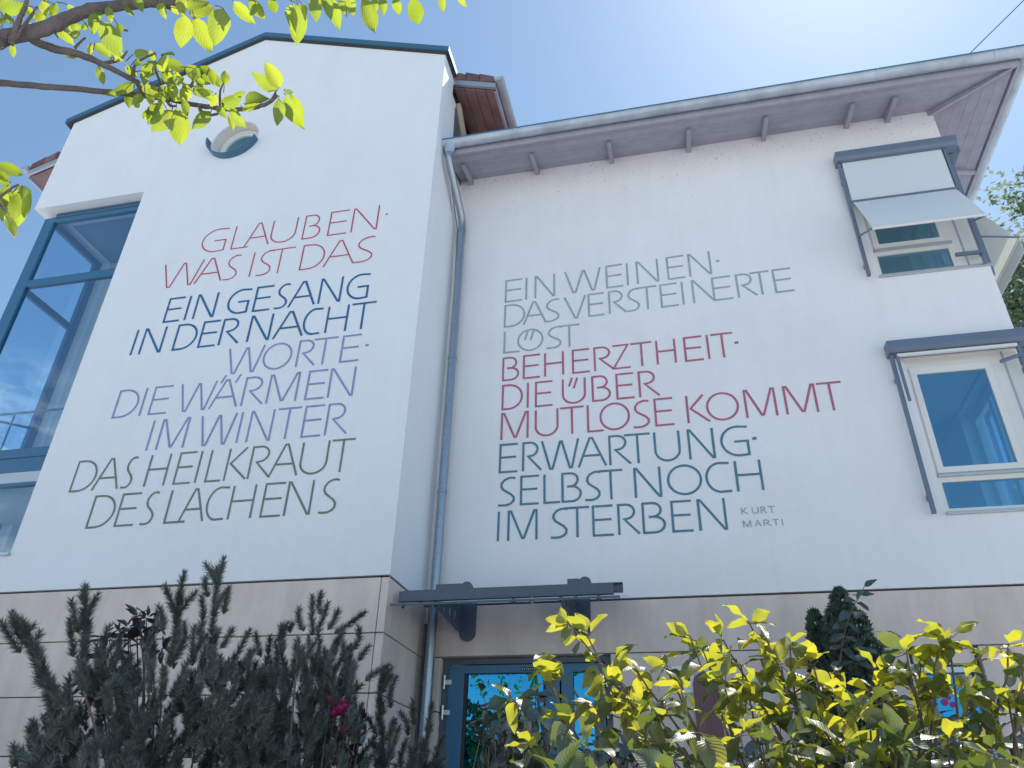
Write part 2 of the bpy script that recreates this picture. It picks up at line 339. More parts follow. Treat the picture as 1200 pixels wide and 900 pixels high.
# verge tiles seen at the front end of each overhang
for sgn, xe in ((1, XER), (-1, XEL)):
    for i in range(4):
        x0 = xe - sgn * (.02 + i * .21); x1 = x0 - sgn * .235
        zo = .035 + .012 * (i % 2)
        a = [(x0, 7.02, rz(x0) + zo), (x1, 7.02, rz(x1) + zo + .035), (x1, 7.02, rz(x1) - .10), (x0, 7.02, rz(x0) - .085)]
        MB().hexa(a, [(p[0], 7.35, p[2]) for p in a]).build('roof_tile', 'roof_tile', GH, bevel=.008)
    for k in range(4):
        y0 = 7.36 + k * .33
        a = [(xe, y0, rz(xe) + .04), (xe - sgn * .5, y0, rz(xe - sgn * .5) + .04), (xe - sgn * .5, y0, rz(xe - sgn * .5)), (xe, y0, rz(xe))]
        MB().hexa(a, [(p[0], y0 + .32, p[2]) for p in a]).build('roof_tile', 'roof_tile', GH)
    xw = XC if sgn > 0 else XL
    # bargeboard strip below the tiles
    a = [(xe, 7.03, rz(xe) - .10), (xw, 7.03, rz(xw) - .10), (xw, 7.03, rz(xw) - .20), (xe, 7.03, rz(xe) - .20)]
    MB().hexa(a, [(p[0], 7.07, p[2]) for p in a]).build('bargeboard', 'sill_metal', GH)
    # soffit boards of the overhang
    nb = 4
    for i in range(nb):
        x0 = xe + (xw - xe) * i / nb + sgn * (-.004); x1 = xe + (xw - xe) * (i + 1) / nb + sgn * .004
        a = [(x0, 7.09, rz(x0) - .19), (x1, 7.09, rz(x1) - .19), (x1, 7.09, rz(x1) - .215), (x0, 7.09, rz(x0) - .215)]
        MB().hexa(a, [(p[0], 15.9, p[2]) for p in a]).build('soffit_board', 'red_wood', GH)
    # gutter along the eave
    gx = xe + sgn * .055
    prof = [(gx + .075 * math.cos(math.radians(t)), rz(xe) - .03 + .075 * math.sin(math.radians(t))) for t in range(180, 361, 20)]
    inner = [(gx + .068 * math.cos(math.radians(t)), rz(xe) - .03 + .068 * math.sin(math.radians(t))) for t in range(360, 179, -20)]
    MB().prism([prof + inner], 7.0, 16.2).build('gutter', 'gutter_zinc', GH, smooth='a')
    MB().prism([prof], 6.985, 7.0).build('gutter_end', 'gutter_zinc', GH)
    MB().box(min(xe, xe - sgn * .03), max(xe, xe - sgn * .03), 7.09, 16, rz(xe) - .24, rz(xe) - .1).build('fascia_board', 'gutter_zinc', GH)
# pale raking timber on the return wall; dark sheet paints in the eave's shade
MB().hexa([(XC + .01, 7.22, 11.0), (XC + .01, 7.32, 11.0), (XC + .01, 8.5, 9.95), (XC + .01, 8.4, 9.95)], [(XC + .07, 7.22, 11.0), (XC + .07, 7.32, 11.0), (XC + .07, 8.5, 9.95), (XC + .07, 8.4, 9.95)]).build('raking_timber', 'pale_timber', GH)
MB().hexa([(XC + .004, 7.2, 10.9), (XC + .004, 8.3, 9.9), (XC + .004, 7.25, 9.9)], [(XC + .02, 7.2, 10.9), (XC + .02, 8.3, 9.9), (XC + .02, 7.25, 9.9)]).build('eave_shade_sheet', 'anthracite', GH)
# plinth courses of both houses
zt = [3.72, 3.21, 2.70, 2.19, 1.68, 1.17, .66]
DX0, DX1 = -2.50, -.79
def course(parent, x0, x1, yf, yb, k):
    MB().box(x0, x1, yf, yb, zt[k + 1] + .004, zt[k] - .006).build('plinth_panel', 'concrete', parent, bevel=.006)
for k in range(6):
    course(GH, XL, -2.785, FY + .004, 7.05, k)
    MB().box(-2.777, XC - .003, FY + .004, MY + .35, zt[k + 1] + .004, zt[k] - .006).build('plinth_panel', 'concrete', GH, bevel=.006)
MB().box(XL + .02, XC - .03, FY + .03, 7.02, .5, 3.734).build('plinth_core', 'joint', GH)
MB().box(XC - .1, XC - .03, FY + .03, 8.2, .5, 3.734).build('plinth_core', 'joint', GH)
# round window
rw = MB(); n = 48; rings = [(.365, FY - .004), (.352, FY + .004), (.352, 6.80), (.325, 6.80), (.325, 6.775), (.295, 6.775), (.285, 6.80), (.262, 6.80), (.262, 6.85)]
for R_, Y_ in rings:
    for i in range(n):
        t = 2 * math.pi * i / n; rw.v.append((-5.81 + R_ * math.cos(t), Y_, 10.29 + R_ * math.sin(t)))
for j in range(len(rings) - 1):
    for i in range(n): rw.f.append((j * n + i, j * n + (i + 1) % n, (j + 1) * n + (i + 1) % n, (j + 1) * n + i))
RW = rw.build('round_window', 'white_frame', GH, smooth='a')
MB().prism([circle(-5.81, 10.29, .29, 48)], 6.83, 6.836).build('pane', 'glass_blue', RW)
a0 = circle(-5.81, 10.29, .405, 30, 180, 345); a1 = circle(-5.81, 10.29, .385, 30, 345, 180)
MB().prism([a0 + a1], FY - .10, 6.66).build('sill', 'cap_metal', RW, smooth='a')
MB().box(-6.4, -5.2, 7.3, 7.4, 9.7, 11).build('room_back', 'interior_dark', GH)
# corner window of the gabled house
FRY = 6.80; SX = -8.80
cw = MB()
def fr(x0, x1, z0, z1, y0=FRY - .035, y1=FRY + .035): cw.box(x0, x1, y0, y1, z0, z1)
fr(-8.80, -8.62, 4.16, 9.40); fr(-8.62, -7.06, 9.30, 9.475); fr(-8.62, -7.06, 8.10, 8.22); fr(-8.62, -7.06, 5.40, 5.52); fr(-8.62, -7.06, 4.16, 4.22)
fr(-8.62, -7.06, 5.03, 5.07)
CW = cw.build('corner_window', 'blue_frame', GH, bevel=.006)
cw = MB(); cw.box(-8.62, -7.06, FRY - .045, FRY - .037, 9.37, 9.385).box(-8.62, -7.06, FRY - .045, FRY - .037, 9.43, 9.44); cw.build('head_strip', 'anthracite', CW)
s_ = MB()
for z0, z1 in ((9.36, 9.47), (8.10, 8.20), (5.40, 5.52), (4.16, 4.22)): s_.box(SX - .0, SX + .06, FRY + .036, 7.84, z0, z1)
s_.box(SX - .004, SX + .064, 7.80, 7.92, 4.16, 9.47)
s_.build('side_frame', 'blue_frame', CW, bevel=.004)
for z0, z1 in ((8.22, 9.30), (5.52, 8.10), (4.22, 5.03)):
    MB().box(-8.62, -7.06, FRY - .004, FRY + .004, z0, z1).build('pane', 'glass_clear', CW)
for z0, z1 in ((8.20, 9.36), (5.52, 8.10), (4.22, 5.40)):
    MB().box(SX + .028, SX + .034, FRY + .036, 7.80, z0, z1).build('side_pane', 'glass_clear', CW)
MB().box(-8.62, -7.06, FRY - .02, FRY + .02, 5.21, 5.398).build('spandrel_panel', 'blue_frame', CW)
MB().box(-8.62, -7.06, FRY - .02, FRY + .02, 5.072, 5.208).build('spandrel_panel', 'sill_metal', CW)
MB().box(-8.86, -7.05, FY - .04, FRY - .04, 4.125, 4.155).build('sill', 'sill_metal', CW)
hr = MB(); hr.tube([(-8.66, 6.93, 6.13), (-7.0, 6.93, 6.13)], .017); hr.tube([(-8.66, 6.93, 6.13), (-8.66, 7.78, 6.40)], .017)
for xx in (-8.66, -8.1): hr.tube([(xx, 6.93, 6.13), (xx, 6.93, 5.5)], .012)
hr.build('handrail', 'blue_frame', CW, smooth='a')
# rooms behind it (upper hall and lower hall)
rm = MB()
rm.box(XL + .3, -5.2, 7.06, 9.6, 9.50, 9.6)
rm.build('ceiling', 'interior_blue', GH)
rm = MB(); rm.box(XL + .3, -5.2, 9.6, 9.7, 4.0, 9.6).box(-5.3, -5.2, 7.06, 9.6, 4.0, 9.5); rm.build('partition', 'interior_blue', GH)
MB().box(XL + .1, -5.2, 7.06, 9.6, 5.05, 5.38).build('floor_slab', 'interior_white', GH)
MB().box(XL + .3, XL + .5, 7.95, 8.2, 5.4, 9.49).build('pilaster', 'interior_white', GH)
MB().box(-7.9, -7.3, 7.5, 7.56, 4.1, 4.9).build('screen_panel', 'interior_white', GH)

# ------------------------------------------------------------------ eaved house
EH = thing('eaved_house', 'white house with wide eaves, glazed entrance and the right poem painted on it', 'house', (.5, 11, .8))
outl = [(XC, 3.735), (XR, 3.735), (XR, 4.42), (2.49, 4.42), (2.49, 6.20), (XR, 6.20), (XR, 7.32), (2.49, 7.32), (2.49, 9.09), (XR, 9.09), (XR, 9.90), (XC, 9.90)]
MB().prism([outl], MY, 7.95).build('wall', 'plaster_aged', EH)
sd_ = [(7.95, 3.735), (15, 3.735), (15, 9.9), (7.95, 9.9), (7.95, 9.09), (9.15, 9.09), (9.15, 7.32), (7.95, 7.32), (7.95, 6.20), (9.15, 6.20), (9.15, 4.42), (7.95, 4.42)]
MB().prism([sd_], XR - .25, XR, 'X').build('wall', 'plaster_aged', EH)
MB().box(XC, XR, 15, 15.25, .8, 9.9).build('wall', 'plaster_aged', EH)
for k in range(6):
    z1, z0 = zt[k] - .006, zt[k + 1] + .004
    yf = MY + .004
    def pan(x0, x1, a=z0, b=z1): MB().box(x0, x1, yf, MY + .3, a, b).build('plinth_panel', 'concrete', EH, bevel=.006)
    if k == 0: pan(XC, XR)
    elif k in (1, 2):
        pan(XC, DX0)
        if k == 1: pan(DX1, 1.86); pan(2.44, XR)
        else: pan(DX1, 1.86); pan(2.44, XR); pan(1.865, 2.435, z0, 2.58) if z0 < 2.5 else None
    else: pan(XC, DX0); pan(DX1, XR)
    MB().box(XR - .3, XR - .004, MY + .304, 15, z0, z1).build('plinth_panel', 'concrete', EH, bevel=.006)
c = MB(); c.prism([[(XC + .02, .5), (DX0 - .02, .5), (DX0 - .02, 3.22), (DX1 + .02, 3.22), (DX1 + .02, .5), (XR - .03, .5), (XR - .03, 3.734), (XC + .02, 3.734)], rectl(1.85, 2.45, 2.57, 3.22)], MY + .03, MY + .27); c.build('plinth_core', 'joint', EH)
# entrance door
dfr = MB(); Y0, Y1 = MY + .10, MY + .19
dfr.prism([[(DX0, .98), (DX0, 3.208), (DX1, 3.208), (DX1, .98), (DX1 - .07, .98), (DX1 - .07, 3.15), (DX0 + .07, 3.15), (DX0 + .07, .98)]], Y0, Y1)
DR = dfr.build('entrance_door', 'anthracite', EH, bevel=.006)
MB().prism([rectl(-2.425, -1.30, 1.0, 3.14), rectl(-2.265, -1.44, 1.25, 3.06)], Y0 - .02, Y1 - .03).build('door_leaf', 'blue_frame', DR, bevel=.006)
MB().prism([rectl(-1.285, -.865, 1.0, 3.14), rectl(-1.17, -.975, 1.25, 3.06)], Y0 - .02, Y1 - .03).build('door_leaf', 'blue_frame', DR, bevel=.006)
for x0, x1 in ((-2.262, -1.443), (-1.167, -.978)): MB().box(x0, x1, Y0 + .02, Y0 + .03, 1.252, 3.058).build('pane', 'glass_door', DR)
for x0, x1 in ((-2.27, -2.235), (-1.465, -1.435)): MB().box(x0, x1, Y0 - .005, Y0 + .018, 1.25, 3.06).build('gasket', 'joint', DR)
for xx, zz in ((-2.455, 2.98), (-2.455, 2.70), (-.83, 2.98), (-.83, 2.70), (-2.455, 1.35), (-.83, 1.35)):
    h = MB(); h.tube([(xx - .01, Y0 - .03, zz - .065), (xx - .01, Y0 - .03, zz + .065)], .012, 10)
    for dz in (-.045, .045): h.tube([(xx - .01, Y0 - .03, zz + dz - .012), (xx - .01, Y0 - .03, zz + dz + .012)], .0145, 10)
    h.box(xx, xx + .065 if xx < -1 else xx + .04, Y0 - .03, Y0 - .021, zz - .022, zz + .022)
    h.build('hinge', 'steel', DR, smooth='a')
MB().tube([(-1.37, Y0 - .08, 1.7), (-1.37, Y0 - .08, 2.2)], .016, 10).box(-1.38, -1.36, Y0 - .08, Y0 - .02, 1.72, 1.75).box(-1.38, -1.36, Y0 - .08, Y0 - .02, 2.15, 2.18).build('handle', 'steel', DR)
MB().box(-1.685, -1.46, Y0 - .024, Y0 - .02, 3.078, 3.108).build('name_plate', 'sign_black', DR)
MB().box(DX0 - .01, DX1 + .01, 8.5, 8.6, .9, 3.3).build('hall_partition', 'interior_dark', EH)
MB().box(DX0 - .3, DX1 + .3, MY - .9, MY + .3, .6, .98).build('door_step', 'concrete', EH)
# small window low in the plinth, right
w = MB(); w.prism([rectl(1.86, 2.44, 2.585, 3.21), rectl(1.93, 2.37, 2.64, 2.99)], MY + .10, MY + .16)
BW = w.build('window', 'anthracite', EH, bevel=.004)
MB().box(1.90, 2.40, MY + .05, MY + .098, 3.06, 3.19).build('shutter_box', 'concrete', BW)
MB().box(1.90, 2.40, MY + .06, MY + .098, 2.995, 3.04).build('shutter_rail', 'sill_metal', BW)
MB().box(1.93, 2.37, MY + .125, MY + .131, 2.64, 2.99).build('pane', 'glass_door', BW)
for a, b_, r_ in ((2.09, 2.76, .03), (2.13, 2.80, .022), (2.15, 2.74, .026), (2.11, 2.83, .018)):
    MB().prism([circle(a, b_, r_, 9)], MY + .118, MY + .121).build('sticker', 'magenta', BW)
MB().box(1.84, 2.46, MY - .04, MY + .10, 2.555, 2.582).build('sill', 'sill_metal', BW)
MB().box(1.8, 2.5, MY + .27, MY + .3, 2.4, 3.3).build('room_back', 'interior_dark', EH)
# soffit boards, rafters, gutter, roof
EY, EX = 6.99, 4.36        # outer line of the boarding
def sz(d): return 9.885 - d * .30          # height of the boarding at distance d from the wall
nb = 6; dep = MY - EY
for i in range(nb):
    d0, d1 = dep * i / nb + .0012, dep * (i + 1) / nb - .0012
    a = [(XC + .01, MY - d0, sz(d0)), (XR + d0, MY - d0, sz(d0)), (XR + d1, MY - d1, sz(d1)), (XC + .01, MY - d1, sz(d1))]
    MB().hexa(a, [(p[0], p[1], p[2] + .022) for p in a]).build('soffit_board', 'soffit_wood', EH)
    a = [(XR + d0, MY - d0 + .002, sz(d0)), (XR + d0, 15.5, sz(d0)), (XR + d1, 15.5, sz(d1)), (XR + d1, MY - d1 + .002, sz(d1))]
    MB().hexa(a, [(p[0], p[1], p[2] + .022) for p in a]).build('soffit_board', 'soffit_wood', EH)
for xx in (-2.52, -1.55, -.49, .56, 1.54, 2.59, 3.09):
    w_, dd = .028, .46
    a = [(xx - w_, MY, sz(0) - .003), (xx + w_, MY, sz(0) - .003), (xx + w_, MY, sz(0) - .105), (xx - w_, MY, sz(0) - .105)]
    b = [(xx - w_, MY - dd, sz(dd) - .003), (xx + w_, MY - dd, sz(dd) - .003), (xx + w_, MY - dd, sz(dd) - .045), (xx - w_, MY - dd, sz(dd) - .045)]
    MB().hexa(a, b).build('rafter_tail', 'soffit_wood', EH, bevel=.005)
for yy in (8.7, 9.8, 10.9, 12.0):
    a = [(XR, yy - .035, sz(0) - .003), (XR, yy + .035, sz(0) - .003), (XR, yy + .035, sz(0) - .10), (XR, yy - .035, sz(0) - .10)]
    b = [(EX, yy - .035, sz(dep) - .003), (EX, yy + .035, sz(dep) - .003), (EX, yy + .035, sz(dep) - .035), (EX, yy - .035, sz(dep) - .035)]
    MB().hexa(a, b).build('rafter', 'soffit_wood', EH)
a = [(XR, MY, sz(0) - .004), (XR - .06, MY, sz(0) - .004), (XR - .06, MY, sz(0) - .09), (XR, MY, sz(0) - .09)]
b = [(EX, EY, sz(dep) - .004), (EX - .05, EY, sz(dep) - .004), (EX - .05, EY, sz(dep) - .04), (EX, EY, sz(dep) - .04)]
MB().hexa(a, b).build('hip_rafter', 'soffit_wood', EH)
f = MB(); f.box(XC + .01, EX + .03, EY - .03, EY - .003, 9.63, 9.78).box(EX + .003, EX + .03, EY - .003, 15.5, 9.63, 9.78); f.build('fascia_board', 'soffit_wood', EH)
def gut(cx_, cz_, r):
    return [(cx_ + r * math.cos(math.radians(t)), cz_ + r * math.sin(math.radians(t))) for t in range(180, 361, 15)]
gy, gzz = EY - .11, 9.765
MB().prism([gut(gy, gzz, .078) + gut(gy, gzz, .071)[::-1]], XC + .012, 4.52, 'X').build('gutter', 'gutter_zinc', EH, smooth='a')
MB().tube([(XC + .012, gy - .078, gzz + .004), (4.52, gy - .078, gzz + .004)], .011).build('gutter_bead', 'cap_metal', EH, smooth='a')
MB().prism([gut(gy, gzz, .079)], XC + .002, XC + .012, 'X').build('gutter_end', 'gutter_zinc', EH)
gx = EX + .11
MB().prism([gut(gx, gzz, .078) + gut(gx, gzz, .071)[::-1]], 6.90, 15.6).build('gutter', 'gutter_zinc', EH, smooth='a')
for xx in (-1.7, -.2, 1.3, 2.8, 4.1):
    MB().prism([gut(gy, gzz, .084) + gut(gy, gzz, .0785)[::-1]], xx, xx + .025, 'X').build('gutter_strap', 'gutter_zinc', EH)
rf = MB()
e0, e1, e2, e3 = (XC + .01, EY - .06, 9.80), (EX + .06, EY - .06, 9.80), (EX + .06, 15.6, 9.80), (XC + .01, 15.6, 9.80)
r0, r1 = (XC + .01, 11.2, 11.35), (.6, 11.2, 11.35)
rf.v += [e0, e1, e2, e3, r0, r1] + [(p[0], p[1], p[2] + .09) for p in (e0, e1, e2, e3, r0, r1)]
rf.f += [(0, 1, 5, 4), (1, 2, 5), (2, 3, 4, 5), (6, 7, 11, 10), (7, 8, 11), (8, 9, 10, 11), (0, 1, 7, 6), (1, 2, 8, 7), (2, 3, 9, 8), (3, 0, 6, 9), (0, 4, 10, 6), (3, 4, 10, 9)]
rf.build('roof', 'roof_tile', EH)
for i in range(20):
    t0, t1 = i / 20, (i + 1.15) / 20
    p0 = Vector(e1).lerp(Vector(r1), t0) + Vector((0, 0, .03)); p1 = Vector(e1).lerp(Vector(r1), min(1, t1)) + Vector((0, 0, .015))
    MB().tube([p0, p1], [.085, .07], 8).build('hip_tile', 'roof_tile', EH, smooth='a')
# downpipe, its clamps, and the lightning conductor cable
dp = [(-2.605, gy, gzz - .06), (-2.605, gy, gzz - .24), (-2.602, gy + .04, gzz - .33), (-2.575, 7.50, 9.02), (-2.572, 7.555, 8.93), (-2.57, 7.57, 8.82), (-2.57, 7.57, .85)]
DP = MB().tube(dp, .05, 16).build('downpipe', 'zinc', EH, smooth='a')
MB().tube([(-2.605, gy, gzz - .04), (-2.605, gy, gzz - .2)], [.085, .052], 16).build('gutter_outlet', 'gutter_zinc', EH, smooth='a')
for zz in (8.80, 6.72, 4.95, 2.93):
    k = MB().tube([(-2.57, 7.57, zz - .02), (-2.57, 7.57, zz + .02)], .056, 16); k.box(-2.58, -2.56, 7.6, 7.7, zz - .01, zz + .01); k.build('pipe_clamp', 'zinc', DP, smooth='a')
MB().tube([(-2.67, gy + .05, gzz - .05), (-2.668, 7.3, 9.3), (-2.65, 7.6, 8.85), (-2.645, 7.66, 8.0), (-2.645, 7.67, 3.55), (-2.645, 7.66, 3.5), (-2.645, 7.66, .8)], .010, 6).build('lightning_cable', 'zinc', EH, smooth='a')
MB().tube([(-2.655, 7.62, 3.52), (-2.655, 7.62, .85)], .02, 8).build('cable_conduit', 'anthracite', EH, smooth='a')
lr = thing('lightning_rod', 'thin bare rod rising from the right end of the long gutter', 'rod', (4.128, 7.3, 9.95))
MB().tube([(4.128, 7.3, 9.95), (4.128, 7.3, 10.38), (4.99, 7.3, 11.23)], .006, 6).build('wire', 'joint', lr)
MB().tube([(4.128, 7.3, 9.9), (4.128, 7.3, 10.0)], .02, 8).build('foot', 'zinc', lr)

# corner windows (front and side leaves)
def corner_window(z0, lab):
    w = MB(); y0, y1 = 7.73, 7.80
    X0, X1, SR = 2.495, XR - .05, 3.30
    za, zb, zc, zd = z0 + .045, z0 + .335, z0 + .46, z0 + 1.62
    w.prism([[(X0, z0), (X1, z0), (X1, z0 + 1.765), (X0, z0 + 1.765)], rectl(X0 + .035, SR, z0 + .05, z0 + .325), rectl(X0 + .035, SR, z0 + .425, z0 + 1.625)], y0, y1)
    w.prism([[(y1, z0), (9.15, z0), (9.15, z0 + 1.765), (y1, z0 + 1.765)], rectl(8.02, 8.50, z0 + .05, z0 + .325), rectl(8.02, 8.50, z0 + .425, z0 + 1.625), rectl(8.58, 9.08, z0 + .05, z0 + 1.625)], XR - .12, XR - .052, 'X')
    WF = w.build('window', 'white_frame', EH, bevel=.004); tag(WF, lab)
    s = MB().prism([rectl(X0 + .022, SR + .012, z0 + .415, z0 + 1.64), rectl(X0 + .085, SR - .055, z0 + .48, z0 + 1.56)], y0 - .022, y1 - .02); s.build('sash', 'white_frame', WF, bevel=.006)
    MB().box(X0 + .085, SR - .055, y0 + .0, y0 + .006, z0 + .48, z0 + 1.56).build('pane', 'glass_blue', WF)
    MB().box(X0 + .035, SR, y0 + .02, y0 + .026, z0 + .05, z0 + .325).build('pane', 'glass_blue', WF)
    MB().box(XR - .1, XR - .094, 8.02, 8.50, z0 + .05, z0 + 1.625).build('side_pane', 'glass_clear', WF)
    MB().box(XR - .1, XR - .094, 8.58, 9.08, z0 + .05, z0 + 1.625).build('side_pane', 'glass_clear', WF)
    MB().box(X0 + .01, SR + .05, y0 - .035, y0 - .001, z0 + .375, z0 + .405).build('transom_drip', 'sill_metal', WF, bevel=.004)
    MB().box(2.48, XR + .015, MY - .035, y0 + .03, z0 - .028, z0 - .002).build('sill', 'sill_metal', WF, bevel=.003)
    MB().box(3.44, 3.455, y0 - .012, y0 - .001, z0 + .02, z0 + 1.75).build('post_seam', 'sill_metal', WF)
    # the room behind
    r = MB(); r.box(.6, XR - .26, 7.96, 11, z0 + 1.80, z0 + 1.86).box(.6, .7, 7.96, 11, z0 - .6, z0 + 1.8).box(.7, XR - .26, 10.9, 11, z0 - .6, z0 + 1.8).box(.7, XR - .26, 7.96, 10.9, z0 - .66, z0 - .6)
    r.build('room_shell', 'interior_white', EH)
    cu = MB(); 
    for xa, xb in ((2.52, 2.62),):
        for i in range(6):
            u0 = xa + (xb - xa) * i / 6; u1 = xa + (xb - xa) * (i + 1) / 6
            cu.quad((u0, 7.92 + .03 * (i % 2), z0 + .05), (u1, 7.92 + .03 * ((i + 1) % 2), z0 + .05), (u1, 7.92 + .03 * ((i + 1) % 2), z0 + 1.7), (u0, 7.92 + .03 * (i % 2), z0 + 1.7))
    cu.build('curtain', 'curtain', WF)
corner_window(7.33, 'upper corner window behind the lowered awnings')
corner_window(4.44, 'lower corner window with bare panes')

# awnings
def awning_front(z0, open_, label, group='awnings on the corner windows'):
    A = thing('window_awning', label, 'awning', (3.0, MY, z0 + 1.85), group)
    c = MB().prism([[(7.53, z0 + 1.80), (7.53, z0 + 1.90), (7.57, z0 + 1.925), (7.695, z0 + 1.925), (7.695, z0 + 1.765), (7.56, z0 + 1.765)]], 2.325, 3.72, 'X')
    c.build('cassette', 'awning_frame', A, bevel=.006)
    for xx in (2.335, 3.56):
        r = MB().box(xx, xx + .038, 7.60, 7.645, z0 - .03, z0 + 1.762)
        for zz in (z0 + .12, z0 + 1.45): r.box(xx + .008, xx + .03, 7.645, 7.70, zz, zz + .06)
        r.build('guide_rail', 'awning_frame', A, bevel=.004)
    if open_:
        MB().box(2.39, 3.545, 7.61, 7.613, z0 + 1.10, z0 + 1.764).build('cloth', 'awning_cloth', A)
        MB().box(2.375, 3.56, 7.585, 7.60, z0 + 1.075, z0 + 1.105).build('middle_bar', 'awning_frame', A)
        a = [(2.39, 7.598, z0 + 1.085), (3.54, 7.598, z0 + 1.085), (3.52, 7.13, z0 + .245), (2.37, 7.13, z0 + .245)]
        q = MB(); N_ = 8
        for i in range(N_ + 1):
            t = i / N_; sag = -.02 * math.sin(math.pi * t)
            for e in (0, 1):
                p = Vector(a[e]).lerp(Vector(a[3 - e]), t); q.v.append((p.x, p.y + sag, p.z + sag))
        for i in range(N_): q.f.append((2 * i, 2 * i + 1, 2 * i + 3, 2 * i + 2))
        q.build('cloth', 'awning_cloth', A, smooth=True)
        MB().tube([(2.36, 7.12, z0 + .235), (3.535, 7.12, z0 + .235)], .017, 10).build('front_bar', 'white_frame', A, smooth='a')
        for xx in (2.355, 3.54): MB().tube([(xx, 7.585, z0 + .54), (xx, 7.12, z0 + .235)], .012, 8).build('arm', 'awning_frame', A, smooth='a')
        MB().box(3.30, 3.56, 7.60, 7.63, z0 + .10, z0 + .14).build('folded_arm', 'awning_frame', A)
    else:
        MB().box(2.40, 3.56, 7.575, 7.61, z0 + 1.722, z0 + 1.757).build('front_bar', 'white_frame', A, bevel=.006)
        MB().hexa([(2.385, 7.565, z0 + 1.72), (2.41, 7.565, z0 + 1.72), (2.41, 7.59, z0 + 1.72), (2.385, 7.59, z0 + 1.72)], [(2.39, 7.565, z0 + 1.18), (2.415, 7.565, z0 + 1.18), (2.415, 7.59, z0 + 1.18), (2.39, 7.59, z0 + 1.18)]).build('arm', 'awning_frame', A)
        MB().tube([(3.36, 7.60, z0 + 1.56), (3.56, 7.60, z0 + 1.62)], .02, 8).build('arm', 'awning_frame', A, smooth='a')
awning_front(7.33, True, 'grey awning let down and kicked out in front of the upper corner window')
awning_front(4.44, False, 'retracted awning with bare guide rails over the lower corner window')
def awning_side(z0, open_, label):
    A = thing('window_awning', label, 'awning', (XR, 8.5, z0 + 1.85), 'awnings on the corner windows')
    MB().prism([[(XR + .165, z0 + 1.80), (XR + .165, z0 + 1.90), (XR + .13, z0 + 1.925), (XR + .005, z0 + 1.925), (XR + .005, z0 + 1.765), (XR + .14, z0 + 1.765)]], 7.72, 9.3).build('cassette', 'awning_frame', A, bevel=.006)
    for yy in (7.86, 9.22): MB().box(XR + .055, XR + .10, yy, yy + .038, z0 - .03, z0 + 1.762).build('guide_rail', 'awning_frame', A, bevel=.004)
    if open_:
        MB().box(XR + .09, XR + .093, 7.91, 9.2, z0 + 1.10, z0 + 1.764).build('cloth', 'awning_cloth', A)
        ox, oz = XR + .50, z0 + .47
        q = MB()
        for i in range(9):
            t = i / 8; sg = -.015 * math.sin(math.pi * t)
            for yy in (7.91, 9.2): q.v.append((XR + .095 + (ox - XR - .095) * t - sg, yy, z0 + 1.09 + (oz - z0 - 1.09) * t + sg))
        for i in range(8): q.f.append((2 * i, 2 * i + 1, 2 * i + 3, 2 * i + 2))
        q.build('cloth', 'awning_cloth', A, smooth=True)
        MB().tube([(ox, 7.88, oz), (ox, 9.23, oz)], .018, 10).build('front_bar', 'white_frame', A, smooth='a')
        MB().box(ox - .002, ox + .002, 7.91, 9.2, oz - .19, oz - .015).build('valance', 'awning_cloth', A)
        for yy in (7.88, 9.23): MB().tube([(XR + .1, yy, z0 + .55), (ox, yy, oz)], .012, 8).build('arm', 'awning_frame', A, smooth='a')
    else:
        MB().box(XR + .10, XR + .135, 7.9, 9.2, z0 + 1.722, z0 + 1.757).build('front_bar', 'white_frame', A, bevel=.006)
        MB().tube([(XR + .1, 7.88, z0 + 1.7), (XR + .1, 7.88, z0 + 1.1)], .012, 8).build('arm', 'awning_frame', A, smooth='a')
        MB().box(XR + .1, XR + .13, 7.86, 7.9, z0 + .95, z0 + 1.02).build('bracket', 'awning_frame', A)
awning_side(7.33, True, 'awning sticking out past the wall edge beside the treetop, its rim sunlit')
awning_side(4.44, False, 'retracted awning round the corner at the right edge, by the lower window')

# glass canopy over the door
CN = thing('glass_canopy', 'glass door canopy hung from a dark steel channel beam on wall brackets', 'canopy', (-1.6, MY, 3.6))
def gl(Y): return 3.445 + (Y - 6.6) * .2795
a = [(-2.655, 6.60, gl(6.60) - .006), (-.575, 6.60, gl(6.60) - .006), (-.575, 7.62, gl(7.62) - .006), (-2.655, 7.62, gl(7.62) - .006)]
MB().hexa(a, [(p[0], p[1], p[2] + .014) for p in a]).build('glass_sheet', 'glass_canopy', CN)
a = [(-2.655, 6.592, gl(6.6) - .012), (-.575, 6.592, gl(6.6) - .012), (-.575, 6.599, gl(6.6) - .012), (-2.655, 6.599, gl(6.6) - .012)]
MB().hexa(a, [(p[0], p[1], p[2] + .02) for p in a]).build('edge_strip', 'anthracite', CN)
def chan(x0, x1, y, z0, z1, s=1):
    return MB().prism([[(y, z0), (y + s * .045, z0), (y + s * .045, z0 + .008), (y + s * .008, z0 + .008), (y + s * .008, z1 - .008), (y + s * .045, z1 - .008), (y + s * .045, z1), (y, z1)]], x0, x1, 'X')
chan(-2.64, -.645, 6.75, 3.515, 3.61).build('channel_beam', 'anthracite', CN)
chan(-2.64, -.575, 6.95, 3.575, 3.66, -1).build('channel_beam', 'anthracite', CN)
for xx in (-2.60, -2.25, -1.55, -1.38, -.98, -.78):
    MB().tube([(xx, 6.78, 3.46), (xx, 6.78, 3.52)], .014, 8).tube([(xx, 6.78, 3.482), (xx, 6.78, 3.50)], .026, 12).build('glass_fixing', 'steel' if xx in (-1.38,) else 'anthracite', CN, smooth='a')
